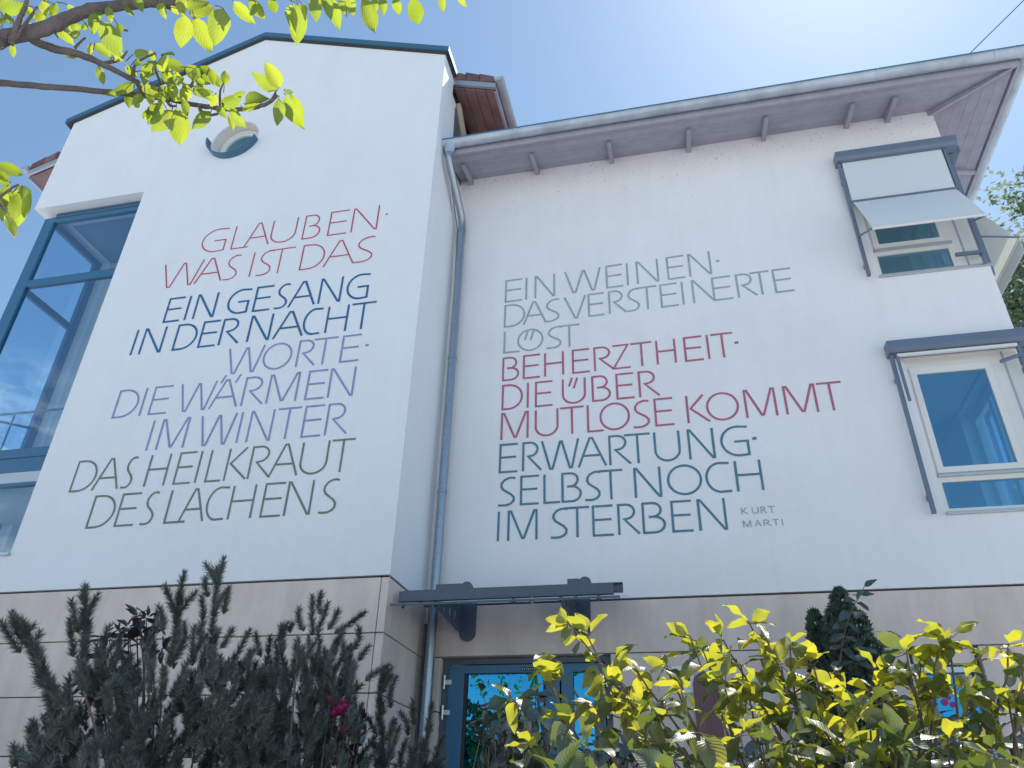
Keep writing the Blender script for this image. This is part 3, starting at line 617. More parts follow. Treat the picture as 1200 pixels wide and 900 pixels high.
for xx in (-2.00, -.90):
    k = MB(); k.tube([(xx, 6.79, 3.635), (xx, 6.83, 3.635)], .055, 20); k.build('clamp_disc', 'anthracite', CN, smooth='a')
    MB().box(xx - .30 if xx < -1.5 else xx - .16, xx - .05, 6.79, 6.90, 3.615, 3.675).build('clamp_block', 'anthracite', CN, bevel=.006)
for xx in (-2.23, -1.055):
    lo = [(xx + .085 * math.cos(math.radians(t)), 3.435 + .085 * math.sin(math.radians(t))) for t in range(180, 361, 18)]
    MB().prism([[(xx - .085, 3.75)] + lo + [(xx + .085, 3.75)]], MY - .022, MY - .002).build('wall_plate', 'anthracite', CN)
    def oval(cy, cz, a_, b_): return [(cy + a_ * math.cos(t * math.pi / 7), cz + b_ * math.sin(t * math.pi / 7)) for t in range(14)]
    MB().prism([[(7.68, 3.43), (7.60, 3.43), (6.80, 3.475), (6.76, 3.49), (6.76, 3.51), (7.68, 3.725)], oval(7.45, 3.555, .035, .075), oval(7.28, 3.545, .035, .055), oval(7.10, 3.53, .03, .035)], xx - .075, xx - .063, 'X').build('bracket_arm', 'anthracite', CN)

# number plate 17
NP = thing('number_plate', 'small white plate with the black number 17 beside the door', 'sign', (-.12, MY, 2.95))
MB().box(-.222, -.025, MY - .012, MY - .002, 2.84, 3.075).build('plate', 'sign_white', NP, bevel=.003)
k = MB(); yy = MY - .0135
k.prism([[(-.155, 2.88), (-.132, 2.88), (-.132, 3.035), (-.152, 3.035), (-.175, 3.008), (-.155, 3.006)]], yy, MY - .0121)
k.prism([[(-.115, 3.035), (-.05, 3.035), (-.05, 3.01), (-.082, 2.88), (-.106, 2.88), (-.077, 3.01), (-.115, 3.01)]], yy, MY - .0121)
k.build('numerals', 'sign_black', NP)
PB = thing('plum_panel', 'plum brown round topped panel half hidden by leaves, right of the number plate', 'panel', (.07, MY - .1, 2.4))
MB().prism([[(-.04, 2.2)] + [(.075 + .115 * math.cos(math.radians(t)), 2.90 + .115 * math.sin(math.radians(t))) for t in range(180, -1, -12)] + [(.19, 2.2)]], MY - .06, MY - .02).build('panel', 'plum', PB, bevel=.006)
for gx0, gx1, gz0, gz1, lab in ((.22, .50, 1.95, 2.40, 'pale blue slatted vent low on the wall, left of the thuja'), (1.98, 2.42, 2.05, 2.42, 'pale slatted vent low on the wall under the little plinth window'), (-.74, -.50, 1.9, 2.25, 'pale slatted vent low on the wall just right of the entrance door')):
    G_ = thing('wall_vent', lab, 'vent', (gx0, MY, gz0), 'slatted vents along the plinth')
    MB().prism([rectl(gx0, gx1, gz0, gz1), rectl(gx0 + .02, gx1 - .02, gz0 + .02, gz1 - .02)], MY - .05, MY - .002).build('frame', 'grille_blue', G_)
    nn = int((gz1 - gz0 - .04) / .045)
    for i in range(nn):
        z = gz0 + .025 + i * .045
        a = [(gx0 + .02, MY - .045, z), (gx1 - .02, MY - .045, z), (gx1 - .02, MY - .01, z + .035), (gx0 + .02, MY - .01, z + .035)]
        MB().hexa(a, [(p[0], p[1] - .003, p[2] + .006) for p in a]).build('slat', 'grille_blue', G_)

# ------------------------------------------------------------------ lettering
def arc(cx, cy, rx, ry, a0, a1, n=14):
    return [(cx + rx * math.cos(math.radians(a0 + (a1 - a0) * i / n)), cy + ry * math.sin(math.radians(a0 + (a1 - a0) * i / n))) for i in range(n + 1)]
SC = [(1.0, .97), (.86, .995), (.62, .985), (.36, .92), (.18, .80), (.16, .68), (.28, .57), (.52, .48), (.80, .38), (.96, .27), (.95, .15), (.80, .06), (.55, .005), (.28, 0), (.04, .01)]
GLY = {
 'A': [[(0, 0), (.42, 1), (.52, 1), (1, 0)], [(.20, .37), (.80, .37)]],
 'B': [[(0, 0), (0, 1)], [(0, 1)] + arc(.45, .765, .40, .235, 90, -90) + [(.3, .53)], [(.3, .53)] + arc(.5, .265, .5, .265, 90, -90) + [(0, 0)]],
 'C': [[(1, .98)] + arc(.62, .5, .62, .5, 80, 280, 20) + [(1, .01)]],
 'D': [[(0, 0), (0, 1), (.3, 1)] + arc(.32, .5, .68, .5, 88, -88, 18) + [(.3, 0), (0, 0)]],
 'E': [[(1, 1), (0, 1), (0, 0), (1, 0)], [(0, .53), (.92, .53)]],
 'G': [[(1.02, .97)] + arc(.65, .5, .65, .5, 78, 272, 20) + [(1, .02), (1, .48), (.52, .48)]],
 'H': [[(0, 0), (0, 1)], [(1, 0), (1, 1)], [(0, .53), (1, .53)]],
 'I': [[(0, 0), (0, 1)]],
 'K': [[(0, 0), (0, 1)], [(.80, 1), (.16, .52), (1, 0)]],
 'L': [[(0, 1), (0, 0), (1, 0)]],
 'M': [[(0, 0), (.0, 1), (.08, 1), (.50, .05), (.56, .05), (.92, 1), (1, 1), (1, 0)]],
 'N': [[(0, 0), (0, 1), (.07, 1), (.93, 0), (1, 0), (1, 1)]],
 'n': [[(0, 0), (0, 1), (.07, 1), (.95, .03)]],
 'O': [arc(.5, .5, .5, .5, 90, 450, 30)],
 'R': [[(0, 0), (0, 1), (.35, 1)] + arc(.38, .755, .42, .245, 88, -88) + [(.28, .50), (1, 0)]],
 'S': [SC],
 'T': [[(0, 1), (1, 1)], [(.5, 1), (.5, 0)]],
 'U': [[(0, 1), (0, .42)] + arc(.5, .36, .5, .36, 180, 360, 16) + [(1, .42), (1, 1)]],
 'V': [[(0, 1), (.5, 0), (.58, 0), (1, 1)]],
 'W': [[(0, 1), (.22, 0), (.29, 0), (.50, .96), (.55, .96), (.76, 0), (.82, 0), (1, 1)]],
 'Z': [[(.02, 1), (.92, 1), (0, 0), (1, 0)]],
}
OFF = [0]
def ribbon(mb, pts, w, Y):
    OFF[0] = (OFF[0] + .00013) % .002
    pts = [Vector(p) for p in pts]
    p2 = [pts[0]]
    for p in pts[1:]:
        if (p - p2[-1]).length > 1e-4: p2.append(p)
    pts = p2; closed = (pts[0] - pts[-1]).length < 1e-3; n = len(pts); k = len(mb.v)
    for i in range(n):
        a = pts[i] - pts[i - 1] if i else (pts[-1] - pts[-2] if closed else pts[1] - pts[0])
        b = pts[i + 1] - pts[i] if i < n - 1 else (pts[1] - pts[0] if closed else pts[-1] - pts[-2])
        a = a.normalized(); b = b.normalized(); t = (a + b)
        t = t.normalized() if t.length > .05 else a
        nrm = Vector((-t.y, t.x)); na = Vector((-a.y, a.x)); sc = min(1.8, 1 / max(.3, nrm.dot(na)))
        e = Vector((0, 0))
        if not closed and i == 0: e = -b * w * .3
        if not closed and i == n - 1: e = a * w * .3
        wj = w * (1 + random.uniform(-.06, .06))
        for s in (1, -1):
            q = pts[i] + e + nrm * s * wj * sc / 2; mb.v.append((q.x, Y - OFF[0], q.y))
    for i in range(n - 1): mb.f.append((k + 2 * i, k + 2 * i + 1, k + 2 * i + 3, k + 2 * i + 2))
WORDS = ['GLAUBEN', 'WAS IST DAS', 'EIN GESANG', 'IN DER NACHT', 'WORTE', 'DIE WÄRMEN', 'IM WINTER', 'DAS HEILKRAUT', 'DES LACHENS',
         'EIN WEINEN', 'DAS VERSTEINERTE', 'LÖST', 'BEHERZTHEIT', 'DIE ÜBER', 'MUTLOSE KOMMT', 'ERWARTUNG', 'SELBST NOCH', 'IM STERBEN', 'KURT', 'MARTI']
HUE = dict(red='thin red', blue='blue', violet='violet', olive='olive green', grey='grey', rose='dark rose', teal='dark teal', small='small grey')
TEXT=[
('L', 8.12, 8.52, 'red', [('G', -5.829, -5.486), ('L', -5.371, -5.133), ('A', -5.188, -4.847), ('U', -4.829, -4.489), ('B', -4.373, -4.149), ('E', -4.023, -3.778), ('N', -3.707, -3.372), ('.', -3.257, 8.344)]),
('L', 7.61, 8.01, 'red', [('W', -6.286, -5.724), ('A', -5.767, -5.397), ('S', -5.37, -5.193), ('I', -5.0, -5.0), ('S', -4.916, -4.725), ('T', -4.795, -4.435), ('D', -4.316, -4.016), ('A', -3.998, -3.612), ('S', -3.607, -3.37)]),
('L', 7.05, 7.42, 'blue', [('E', -6.046, -5.839), ('I', -5.754, -5.754), ('N', -5.638, -5.37), ('G', -5.192, -4.92), ('E', -4.828, -4.617), ('S', -4.549, -4.399), ('A', -4.358, -4.031), ('N', -3.972, -3.706), ('G', -3.623, -3.363)]),
('L', 6.607, 6.98, 'blue', [('I', -6.371, -6.371), ('N', -6.254, -5.973), ('D', -5.796, -5.52), ('E', -5.45, -5.238), ('R', -5.178, -4.933), ('N', -4.806, -4.535), ('A', -4.468, -4.107), ('C', -4.106, -3.895), ('H', -3.814, -3.569), ('T', -3.515, -3.232)]),
('L', 6.176, 6.534, 'violet', [('W', -5.005, -4.556), ('O', -4.534, -4.189), ('R', -4.103, -3.882), ('T', -3.923, -3.638), ('E', -3.565, -3.354), ('.', -3.265, 6.37)]),
('L', 5.73, 6.1, 'violet', [('D', -6.331, -6.049), ('I', -5.976, -5.976), ('E', -5.859, -5.638), ('W', -5.513, -5.068), ('A', -5.085, -4.749), ('/', -4.97, 6.157, -5.008, 6.066), ('/', -4.781, 6.151, -4.823, 6.052), ('R', -4.685, -4.432), ('M', -4.378, -4.03), ('E', -3.91, -3.696), ('N', -3.641, -3.362)]),
('L', 5.265, 5.645, 'violet', [('I', -5.745, -5.745), ('M', -5.621, -5.293), ('W', -5.137, -4.709), ('I', -4.636, -4.636), ('N', -4.518, -4.251), ('T', -4.196, -3.931), ('E', -3.871, -3.661), ('R', -3.602, -3.362)]),
('L', 4.825, 5.2, 'olive', [('D', -6.571, -6.298), ('A', -6.287, -5.975), ('S', -5.931, -5.818), ('H', -5.639, -5.405), ('E', -5.281, -5.091), ('I', -5.023, -5.023), ('L', -4.902, -4.727), ('K', -4.682, -4.437), ('R', -4.404, -4.163), ('A', -4.163, -3.85), ('U', -3.824, -3.532), ('T', -3.489, -3.245)]),
('L', 4.385, 4.755, 'olive', [('D', -6.202, -5.919), ('E', -5.858, -5.642), ('S', -5.555, -5.423), ('L', -5.265, -5.032), ('A', -5.1, -4.824), ('C', -4.807, -4.591), ('H', -4.532, -4.281), ('E', -4.164, -3.954), ('N', -3.904, -3.633), ('S', -3.531, -3.356)]),
('R', 7.583, 7.936, 'grey', [('E', -1.954, -1.745), ('I', -1.683, -1.683), ('N', -1.563, -1.318), ('W', -1.173, -0.728), ('E', -0.646, -0.45), ('I', -0.385, -0.385), ('N', -0.262, -0.009), ('E', 0.116, 0.314), ('N', 0.381, 0.631), ('.', 0.725, 7.84)]),
('R', 7.190, 7.534, 'grey', [('D', -1.954, -1.705), ('A', -1.709, -1.429), ('S', -1.442, -1.261), ('V', -1.186, -0.927), ('E', -0.884, -0.7), ('R', -0.628, -0.433), ('S', -0.415, -0.264), ('T', -0.274, -0.052), ('E', 0.004, 0.198), ('I', 0.264, 0.264), ('n', 0.388, 0.626), ('E', 0.626, 0.836), ('R', 0.909, 1.116), ('T', 1.077, 1.285), ('E', 1.337, 1.534)]),
('R', 6.8, 7.12, 'grey', [('L', -1.949, -1.761), ('O', -1.776, -1.468), ('/', -1.654, 7.096, -1.688, 6.974), ('/', -1.582, 7.087, -1.616, 6.965), ('S', -1.42, -1.238), ('T', -1.254, -1.015)]),
('R', 6.4, 6.73, 'rose', [('B', -1.954, -1.765), ('E', -1.696, -1.506), ('H', -1.436, -1.217), ('E', -1.097, -0.904), ('R', -0.836, -0.617), ('Z', -0.617, -0.424), ('T', -0.398, -0.167), ('H', -0.104, 0.102), ('E', 0.218, 0.41), ('I', 0.479, 0.479), ('T', 0.528, 0.761), ('.', 0.8, 6.615)]),
('R', 6.0, 6.337, 'rose', [('D', -1.947, -1.713), ('I', -1.643, -1.643), ('E', -1.544, -1.354), ('U', -1.223, -0.964), ('/', -1.115, 6.349, -1.148, 6.243), ('/', -1.052, 6.342, -1.092, 6.214), ('B', -0.873, -0.675), ('E', -0.591, -0.404), ('R', -0.332, -0.121)]),
('R', 5.605, 5.95, 'rose', [('M', -1.947, -1.638), ('U', -1.544, -1.289), ('T', -1.252, -0.99), ('L', -0.938, -0.772), ('O', -0.795, -0.474), ('S', -0.429, -0.251), ('E', -0.178, 0.012), ('K', 0.173, 0.395), ('O', 0.387, 0.715), ('M', 0.798, 1.108), ('M', 1.216, 1.526), ('T', 1.566, 1.804)]),
('R', 5.19, 5.545, 'teal', [('E', -1.953, -1.758), ('R', -1.684, -1.48), ('W', -1.467, -1.057), ('A', -1.052, -0.756), ('R', -0.706, -0.489), ('T', -0.534, -0.266), ('U', -0.211, 0.048), ('N', 0.152, 0.406), ('G', 0.492, 0.762), ('.', 0.835, 5.38)]),
('R', 4.79, 5.13, 'teal', [('S', -1.957, -1.776), ('E', -1.7, -1.51), ('L', -1.439, -1.276), ('B', -1.239, -1.041), ('S', -0.993, -0.831), ('T', -0.834, -0.589), ('N', -0.451, -0.189), ('O', -0.104, 0.236), ('C', 0.294, 0.529), ('H', 0.599, 0.845)]),
('R', 4.39, 4.725, 'teal', [('I', -1.946, -1.946), ('M', -1.833, -1.526), ('S', -1.369, -1.195), ('T', -1.206, -0.963), ('E', -0.913, -0.713), ('R', -0.646, -0.441), ('B', -0.391, -0.175), ('E', -0.092, 0.1), ('N', 0.179, 0.437)]),
('R', 4.534, 4.611, 'small', [('K', 0.603, 0.659), ('U', 0.708, 0.763), ('R', 0.792, 0.842), ('T', 0.864, 0.927)]),
('R', 4.397, 4.470, 'small', [('M', 0.603, 0.673), ('A', 0.716, 0.773), ('R', 0.803, 0.865), ('T', 0.889, 0.943), ('I', 0.978, 0.978)]),
]
SLOPE = {9: .028, 10: .021, 12: .013, 13: .006, 14: .010}      # the painter's lines climb slightly
for li, (side, z0, z1, hue, gl_) in enumerate(TEXT):
    par = GH if side == 'L' else EH; Y = (FY if side == 'L' else MY) - .0025
    wd = {'red': .018, 'blue': .026, 'violet': .023, 'olive': .022, 'grey': .023, 'rose': .024, 'teal': .025, 'small': .011}[hue] * 1.05
    mb = MB(); z0 += .006; z1 -= .006
    for g_ in gl_:
        if g_[0] == '.':
            ribbon(mb, [(g_[1] - wd * .5, g_[2]), (g_[1] + wd * .5, g_[2] + .003)], wd * 1.2, Y); continue
        if g_[0] == '/':
            ribbon(mb, [(g_[1], g_[2]), (g_[3], g_[4])], wd, Y); continue
        ch, x0, x1 = g_
        for st in GLY[ch]:
            pts = [(x0 + u * (x1 - x0), z0 + v * (z1 - z0) + (x0 + u * (x1 - x0) + 1.95) * SLOPE.get(li, 0)) for u, v in st]
            if hue in ('olive', 'violet', 'grey', 'rose', 'teal'): pts = [(p[0] + random.uniform(-.001, .001), p[1]) for p in pts] if ch not in 'OCGSUD' else pts
            ribbon(mb, pts, wd, Y)
    o = mb.build('painted_lettering', 'paint_' + hue, par, uvs=True)
    tag(o, HUE[hue] + ' painted words ' + WORDS[li])
# the tiny wording on the door name plate (illegible in the photograph; kept as short pale strokes)
mb = MB(); x = -1.672
for i in range(10):
    w_ = .011
    mb.quad((x, Y0 - .0245, 3.086), (x + .004, Y0 - .0245, 3.086), (x + .004, Y0 - .0245, 3.100), (x, Y0 - .0245, 3.100))
    if i % 3 != 1: mb.quad((x + .004, Y0 - .0245, 3.097 - .006 * (i % 2)), (x + .012, Y0 - .0245, 3.097 - .006 * (i % 2)), (x + .012, Y0 - .0245, 3.100 - .006 * (i % 2)), (x + .004, Y0 - .0245, 3.100 - .006 * (i % 2)))
    x += .0205
mb.build('plate_lettering', 'sign_white', DR, uvs=True)
# ------------------------------------------------------------------ leaves
def leaf_data(seed, L_=1.0, wd=.52, droop=.18, fold=.25, wav=.04, tip=.12, nv=5):
    """unit leaf along +Y, blade across X, up +Z; 4 quads across"""
    rnd = random.Random(seed); v, f, uv = [], [], []; curl = rnd.uniform(-.13, .13)
    rows = nv
    for i in range(rows + 1):
        t = i / rows
        jt = rnd.uniform(.93, 1.07); w = jt * wd * .5 * (math.sin(math.pi * min(1, t ** .82)) ** .75 if 0 < t < 1 else 0)
        if t > .8: w *= 1 - (t - .8) * (1.2 if tip else 0)
        for j in range(5):
            u = (j - 2) / 2
            z = -droop * t * t + fold * abs(u) * w + wav * math.sin(t * 9 + u * 2 + seed) * abs(u)
            v.append((u * w + curl * t * t, t * L_ * (1 - .0 * abs(u)), z)); uv.append((u * .5 + .5, t))
    for i in range(rows):
        for j in range(4): f.append((i * 5 + j, i * 5 + j + 1, (i + 1) * 5 + j + 1, (i + 1) * 5 + j))
    return v, f, uv
def leaf_mesh(name, mt, **k):
    v, f, uv = leaf_data(**k); me = bpy.data.meshes.new(name); me.from_pydata(v, [], f)
    l = me.uv_layers.new(name='UVMap')
    for lp in me.loops: l.data[lp.index].uv = uv[lp.vertex_index]
    me.materials.append(MT[mt]); me.shade_smooth(); return me
CH = [leaf_mesh('leaf', 'cherry_leaf', seed=s, wd=.48 + .05 * (s % 3), droop=(.05, .25, .15, .35)[s % 4], fold=(.3, .5, .2, .4)[s % 4]) for s in range(6)]
SHK = [dict(seed=s, wd=.50 + .07 * (s % 4), droop=(.1, .45, .2, .75, .3)[s % 5], fold=(.2, .6, .1, .4)[s % 4], wav=(.04, .09, .06)[s % 3], nv=6) for s in range(9)]
SHY = [leaf_mesh('leaf', 'shrub_leaf', **k) for k in SHK]; SHG = [leaf_mesh('leaf', 'shade_green_leaf', **k) for k in SHK]
DK = [leaf_mesh('leaf', 'dark_leaf', seed=s, wd=.5, droop=(.1, .3, .2)[s % 3], fold=.2) for s in range(3)]
PU = [leaf_mesh('leaf', 'purple_leaf', seed=s, wd=.4, droop=.15, fold=.25) for s in range(3)]
def frame(base, tipp, nhint, roll=0):
    y = (tipp - base); Ln = y.length; y = y / Ln
    z = nhint - y * nhint.dot(y)
    if z.length < 1e-3: z = y.orthogonal()
    z.normalize()
    if roll: z = Matrix.Rotation(roll, 3, y) @ z
    x = y.cross(z)
    m_ = Matrix(((x.x, y.x, z.x, 0), (x.y, y.y, z.y, 0), (x.z, y.z, z.z, 0), (0, 0, 0, 1)))
    return Matrix.Translation(base) @ m_ @ Matrix.Scale(Ln, 4)
def add_leaf(par, meshes, base, tipp, nhint, roll=0, wscale=1, name='leaf'):
    o = bpy.data.objects.new(name, random.choice(meshes)); COL.objects.link(o); o.parent = par
    o.matrix_world = frame(base, tipp, nhint, roll)
    o.matrix_basis = Matrix.Translation(-BASE[par.name]) @ frame(base, tipp, nhint, roll)
    return o
def stuff_leaves(par, items, meshes, name='far_leaves'):
    """items: (matrix); all joined into one mesh with random choice of shape"""
    v, f, uvs = [], [], []; b = BASE[par.name]
    src = []
    for me in meshes:
        ul = me.uv_layers[0].data; vu = {}
        for lp in me.loops: vu[lp.vertex_index] = tuple(ul[lp.index].uv)
        src.append(([x.co.copy() for x in me.vertices], [tuple(p.vertices) for p in me.polygons], vu))
    for mtx in items:
        vs, fs, vu = random.choice(src); k = len(v)
        for c_ in vs: v.append(tuple(mtx @ c_ - b))
        for q in fs:
            f.append(tuple(k + i for i in q)); uvs += [vu[i] for i in q]
    me = bpy.data.meshes.new(name); me.from_pydata(v, [], f); l = me.uv_layers.new(name='UVMap')
    for i, q in enumerate(uvs): l.data[i].uv = q
    me.materials.append(meshes[0].materials[0]); me.shade_smooth()
    o = bpy.data.objects.new(name, me); COL.objects.link(o); o.parent = par; o['kind'] = 'stuff'; return o
def rv(s=1): return Vector((random.gauss(0, s), random.gauss(0, s), random.gauss(0, s)))
def spline(pts, n=8):
    P = [pts[0]] + list(pts) + [pts[-1]]; out = []
    for i in range(1, len(P) - 2):
        for k in range(n):
            t = k / n; a, b, c, d = P[i - 1], P[i], P[i + 1], P[i + 2]
            out.append(.5 * ((2 * b) + (c - a) * t + (2 * a - 5 * b + 4 * c - d) * t * t + (3 * b - a - 3 * c + d) * t ** 3))
    out.append(P[-2]); return out
def proj(p):
    q = p - EYE; c_ = [sum(RM[r][k] * q[r] for r in range(3)) for k in range(3)]
    return (600 + 901 * c_[0] / c_[2], 450 + 901 * c_[1] / c_[2], c_[2])
def lerpl(r0, r1, n): return [r0 + (r1 - r0) * i / (n - 1) for i in range(n)]

# ------------------------------------------------------------------ cherry tree (trunk left of the camera, boughs overhead)
CT = thing('cherry_tree', 'cherry tree boughs hanging into the top left of the picture, leaves lit from behind', 'tree', (-3.4, .6, 0))
def px_path(lst, jit=0): return spline([at(x, y, d) + rv(jit) for x, y, d in lst], 6)
tr = MB(); P = spline([Vector((-3.4, .6, -.1)), Vector((-3.35, .62, 1.0)), Vector((-3.15, .68, 2.1)), Vector((-2.7, .78, 2.9))] , 6)
tr.tube(P, lerpl(.13, .06, len(P)), 14); tr.build('trunk', 'bark', CT, smooth='a')
start = P[-1]
def bough(lst, r0, r1, pre=(), name='branch', knots=True):
    pts = spline(list(pre) + [at(x, y, d) for x, y, d in lst], 7)
    pts = [p + rv(r1 * .12) for p in pts]
    rr_ = [r * (1 + (random.uniform(.0, .16) if random.random() < .35 else 0)) for r in lerpl(r0, r1, len(pts))]
    MB().tube(pts, rr_, 10).build(name, 'bark', CT, smooth='a'); return pts
B1 = bough([(-40, 62, 2.3), (0, 46, 2.32), (60, 31, 2.35), (100, 13, 2.4), (150, 5, 2.45), (210, 0, 2.5), (270, -22, 2.6), (340, -70, 2.7)],    .023, .0085, (start, Vector((-2.2, .85, 3.15))))
B2 = bough([(30, 42, 2.35), (60, 56, 2.36), (100, 66, 2.35), (130, 80, 2.36), (163, 97, 2.4)], .011, .006)
B3 = bough([(-60, 92, 2.5), (0, 97, 2.5), (60, 102, 2.5), (130, 108, 2.5), (190, 115, 2.52), (240, 125, 2.55), (285, 128, 2.55), (312, 122, 2.55), (325, 111, 2.55)], .0095, .0055, (Vector((-2.5, .8, 3.0)),))
B4 = bough([(300, -40, 2.7), (360, -22, 2.72), (430, -10, 2.75), (500, -16, 2.8), (545, -25, 2.8)], .012, .005, (B1[-4],))
B5 = bough([(-60, 215, 2.3), (-10, 232, 2.3), (6, 247, 2.3)], .009, .004, (Vector((-2.4, .75, 2.8)),))
TW = [([(100, 13, 2.4), (112, 26, 2.4), (128, 33, 2.42), (150, 36, 2.42)], .005), ([(12, 52, 2.3), (20, 30, 2.3), (30, 6, 2.3), (34, -14, 2.3)], .008), ([(14, 50, 2.3), (34, 22, 2.3), (44, 8, 2.32)], .005),
      ([(88, 56, 2.36), (96, 48, 2.38), (100, 44, 2.38)], .004), ([(120, 74, 2.36), (140, 70, 2.38), (149, 60, 2.4)], .005), ([(155, 92, 2.38), (160, 74, 2.4), (182, 62, 2.42)], .005),
      ([(180, 113, 2.5), (188, 100, 2.5), (182, 80, 2.48), (182, 62, 2.48)], .005), ([(215, 120, 2.52), (222, 104, 2.5), (228, 92, 2.5)], .006), ([(232, 122, 2.54), (240, 134, 2.52), (258, 132, 2.52), (262, 120, 2.52)], .005),
      ([(258, 124, 2.54), (258, 108, 2.5), (262, 97, 2.5)], .004), ([(195, 117, 2.52), (200, 124, 2.5), (206, 124, 2.48)], .005), ([(185, -4, 2.5), (195, 8, 2.5), (210, 11, 2.5)], .006),
      ([(60, 31, 2.36), (68, 44, 2.34)], .004), ([(140, 2, 2.46), (150, 8, 2.44)], .004), ([(-6, 236, 2.3), (6, 226, 2.3), (16, 219, 2.3), (22, 216, 2.3)], .004),
      ([(110, 68, 2.36), (118, 82, 2.34)], .003), ([(318, 118, 2.55), (324, 106, 2.55)], .004), ([(160, 95, 2.4), (166, 110, 2.45)], .006)]
for lst, r in TW: bough(lst, r, r * .5, name='twig')
# leaves: (base x, base y, tip x, tip y) read in a three times enlarged picture of the top left corner
CL = '''5 45 75 5;20 45 45 88;42 150 52 203;150 0 168 52;198 8 176 62;200 70 242 158;236 92 286 102;240 120 296 126;300 80 290 112;335 42 320 122;380 22 386 78;350 72 437 192;320 150 318 196;334 150 386 206;372 165 440 190;282 185 230 202;345 233 360 298;395 200 430 216;
470 190 525 188;540 215 532 176;570 200 606 180;572 210 658 252;480 208 500 240;545 215 490 268;505 250 552 278;440 228 486 272;470 288 376 342;452 328 448 378;485 328 484 388;494 294 542 328;510 330 552 374;572 360 506 444;606 385 546 474;620 378 650 512;640 350 666 408;742 392 670 450;642 290 664 322;600 272 614 338;580 230 590 306;650 240 742 302;700 232 746 268;788 302 798 240;746 260 782 304;680 322 752 330;700 308 742 356;776 372 848 340;862 368 950 326;850 386 896 372;812 384 856 446;806 398 822 458;976 318 880 262;984 310 934 220;998 318 1034 326;980 344 984 444;1004 334 1052 464;1022 332 1068 432;
640 -10 640 50;650 50 648 168;680 55 736 188;655 32 738 2;668 52 748 8;786 30 754 154;820 5 886 84;872 -4 938 64;1036 10 1010 124;1046 10 1056 162;1100 -24 1122 76;1172 -4 1180 102;520 -10 562 26;480 -12 496 42;1272 -10 1316 122;1342 -14 1346 56;1390 -14 1406 56;1450 -10 1480 92;1550 -20 1556 42;1612 -20 1632 26;1120 -20 1150 20;1230 -20 1236 60;1000 -30 1030 5;
-10 572 80 622;-6 600 26 642;40 668 18 782;58 660 44 802;18 750 50 838;80 655 110 764;66 678 60 772;32 650 0 682;40 640 -14 640;-10 660 20 740;75 650 84 690;
-20 20 30 -10;-10 90 20 60;560 300 600 352;590 300 640 262;665 300 640 362;690 270 720 300;560 250 590 200;610 250 640 290;520 240 500 300;700 250 660 230;625 350 590 300;760 372 800 412;905 372 870 350;150 40 130 90;270 40 230 20;100 80 130 120;310 70 350 40;560 340 520 320;600 340 640 360;90 20 120 70;105 100 135 140;20 130 60 150;0 110 20 150;255 60 262 110;410 80 430 130;440 20 470 60;560 10 575 60;600 20 630 50;735 240 760 300;710 270 700 330;760 330 745 380;820 340 860 320;680 240 690 290;500 330 470 372;530 380 500 430;620 300 600 350;590 390 600 450;700 390 730 420;660 372 640 420;1060 10 1080 70;1140 -10 1160 60;1200 -10 1210 50;1310 -10 1330 40;950 -10 975 50;900 10 880 60;575 320 560 372;680 300 700 340;550 300 530 345;630 300 610 260'''
dmap = []
for s_ in CL.replace('\n', '').split(';'):
    bx, by, tx, ty = (float(q) / 3 for q in s_.split())
    d = 2.42 + random.uniform(-.10, .12)
    base = at(bx, by, d); tp = at(tx, ty, d + random.uniform(-.035, .035))
    view = (EYE - base).normalized()
    nh = (view * (1 if random.random() < .8 else .7) + rv(.24))
    if nh.dot(Vector((0, 0, -1))) < 0 and random.random() < .5: nh = -nh
    add_leaf(CT, CH, base, tp, nh)
    # leaf stalk
    br = min((p for q in (B1, B2, B3, B4, B5) for p in q), key=lambda p: (p - base).length)
    dmap.append((base, br))
st = MB()
for base, br in dmap:
    v_ = br - base
    q = base + v_.normalized() * min(.035, v_.length * .6) + rv(.003) + Vector((0, 0, .008))
    st.tube([base, base.lerp(q, .5) + Vector((0, 0, .003)), q], .0013, 4)
tag(st.build('leaf_stalks', 'twig', CT, smooth=True), kind='stuff')
# sparse upper crown outside the frame so that the shade on the boughs is right
items = []
for i in range(420):
    c_ = Vector((random.uniform(-4.6, -1.6), random.uniform(-1.2, 2.0), random.uniform(4.2, 5.6)))
    pz = proj(c_)
    if c_.y > .9 and c_.x > -2.6 or (pz[2] > -.3 and -160 < pz[0] < 1300 and pz[1] > -160): continue
    t_ = c_ + rv(.06) + Vector((0, 0, -.06)); items.append(frame(c_, t_, Vector((0, 0, 1)) + rv(.5)))
stuff_leaves(CT, items, CH, 'upper_leaves')
MB().tube(spline([start, Vector((-2.9, .7, 3.9)), Vector((-3.0, .5, 4.9)), Vector((-2.8, .2, 5.6))], 5), .03, 8).build('branch', 'bark', CT, smooth='a')

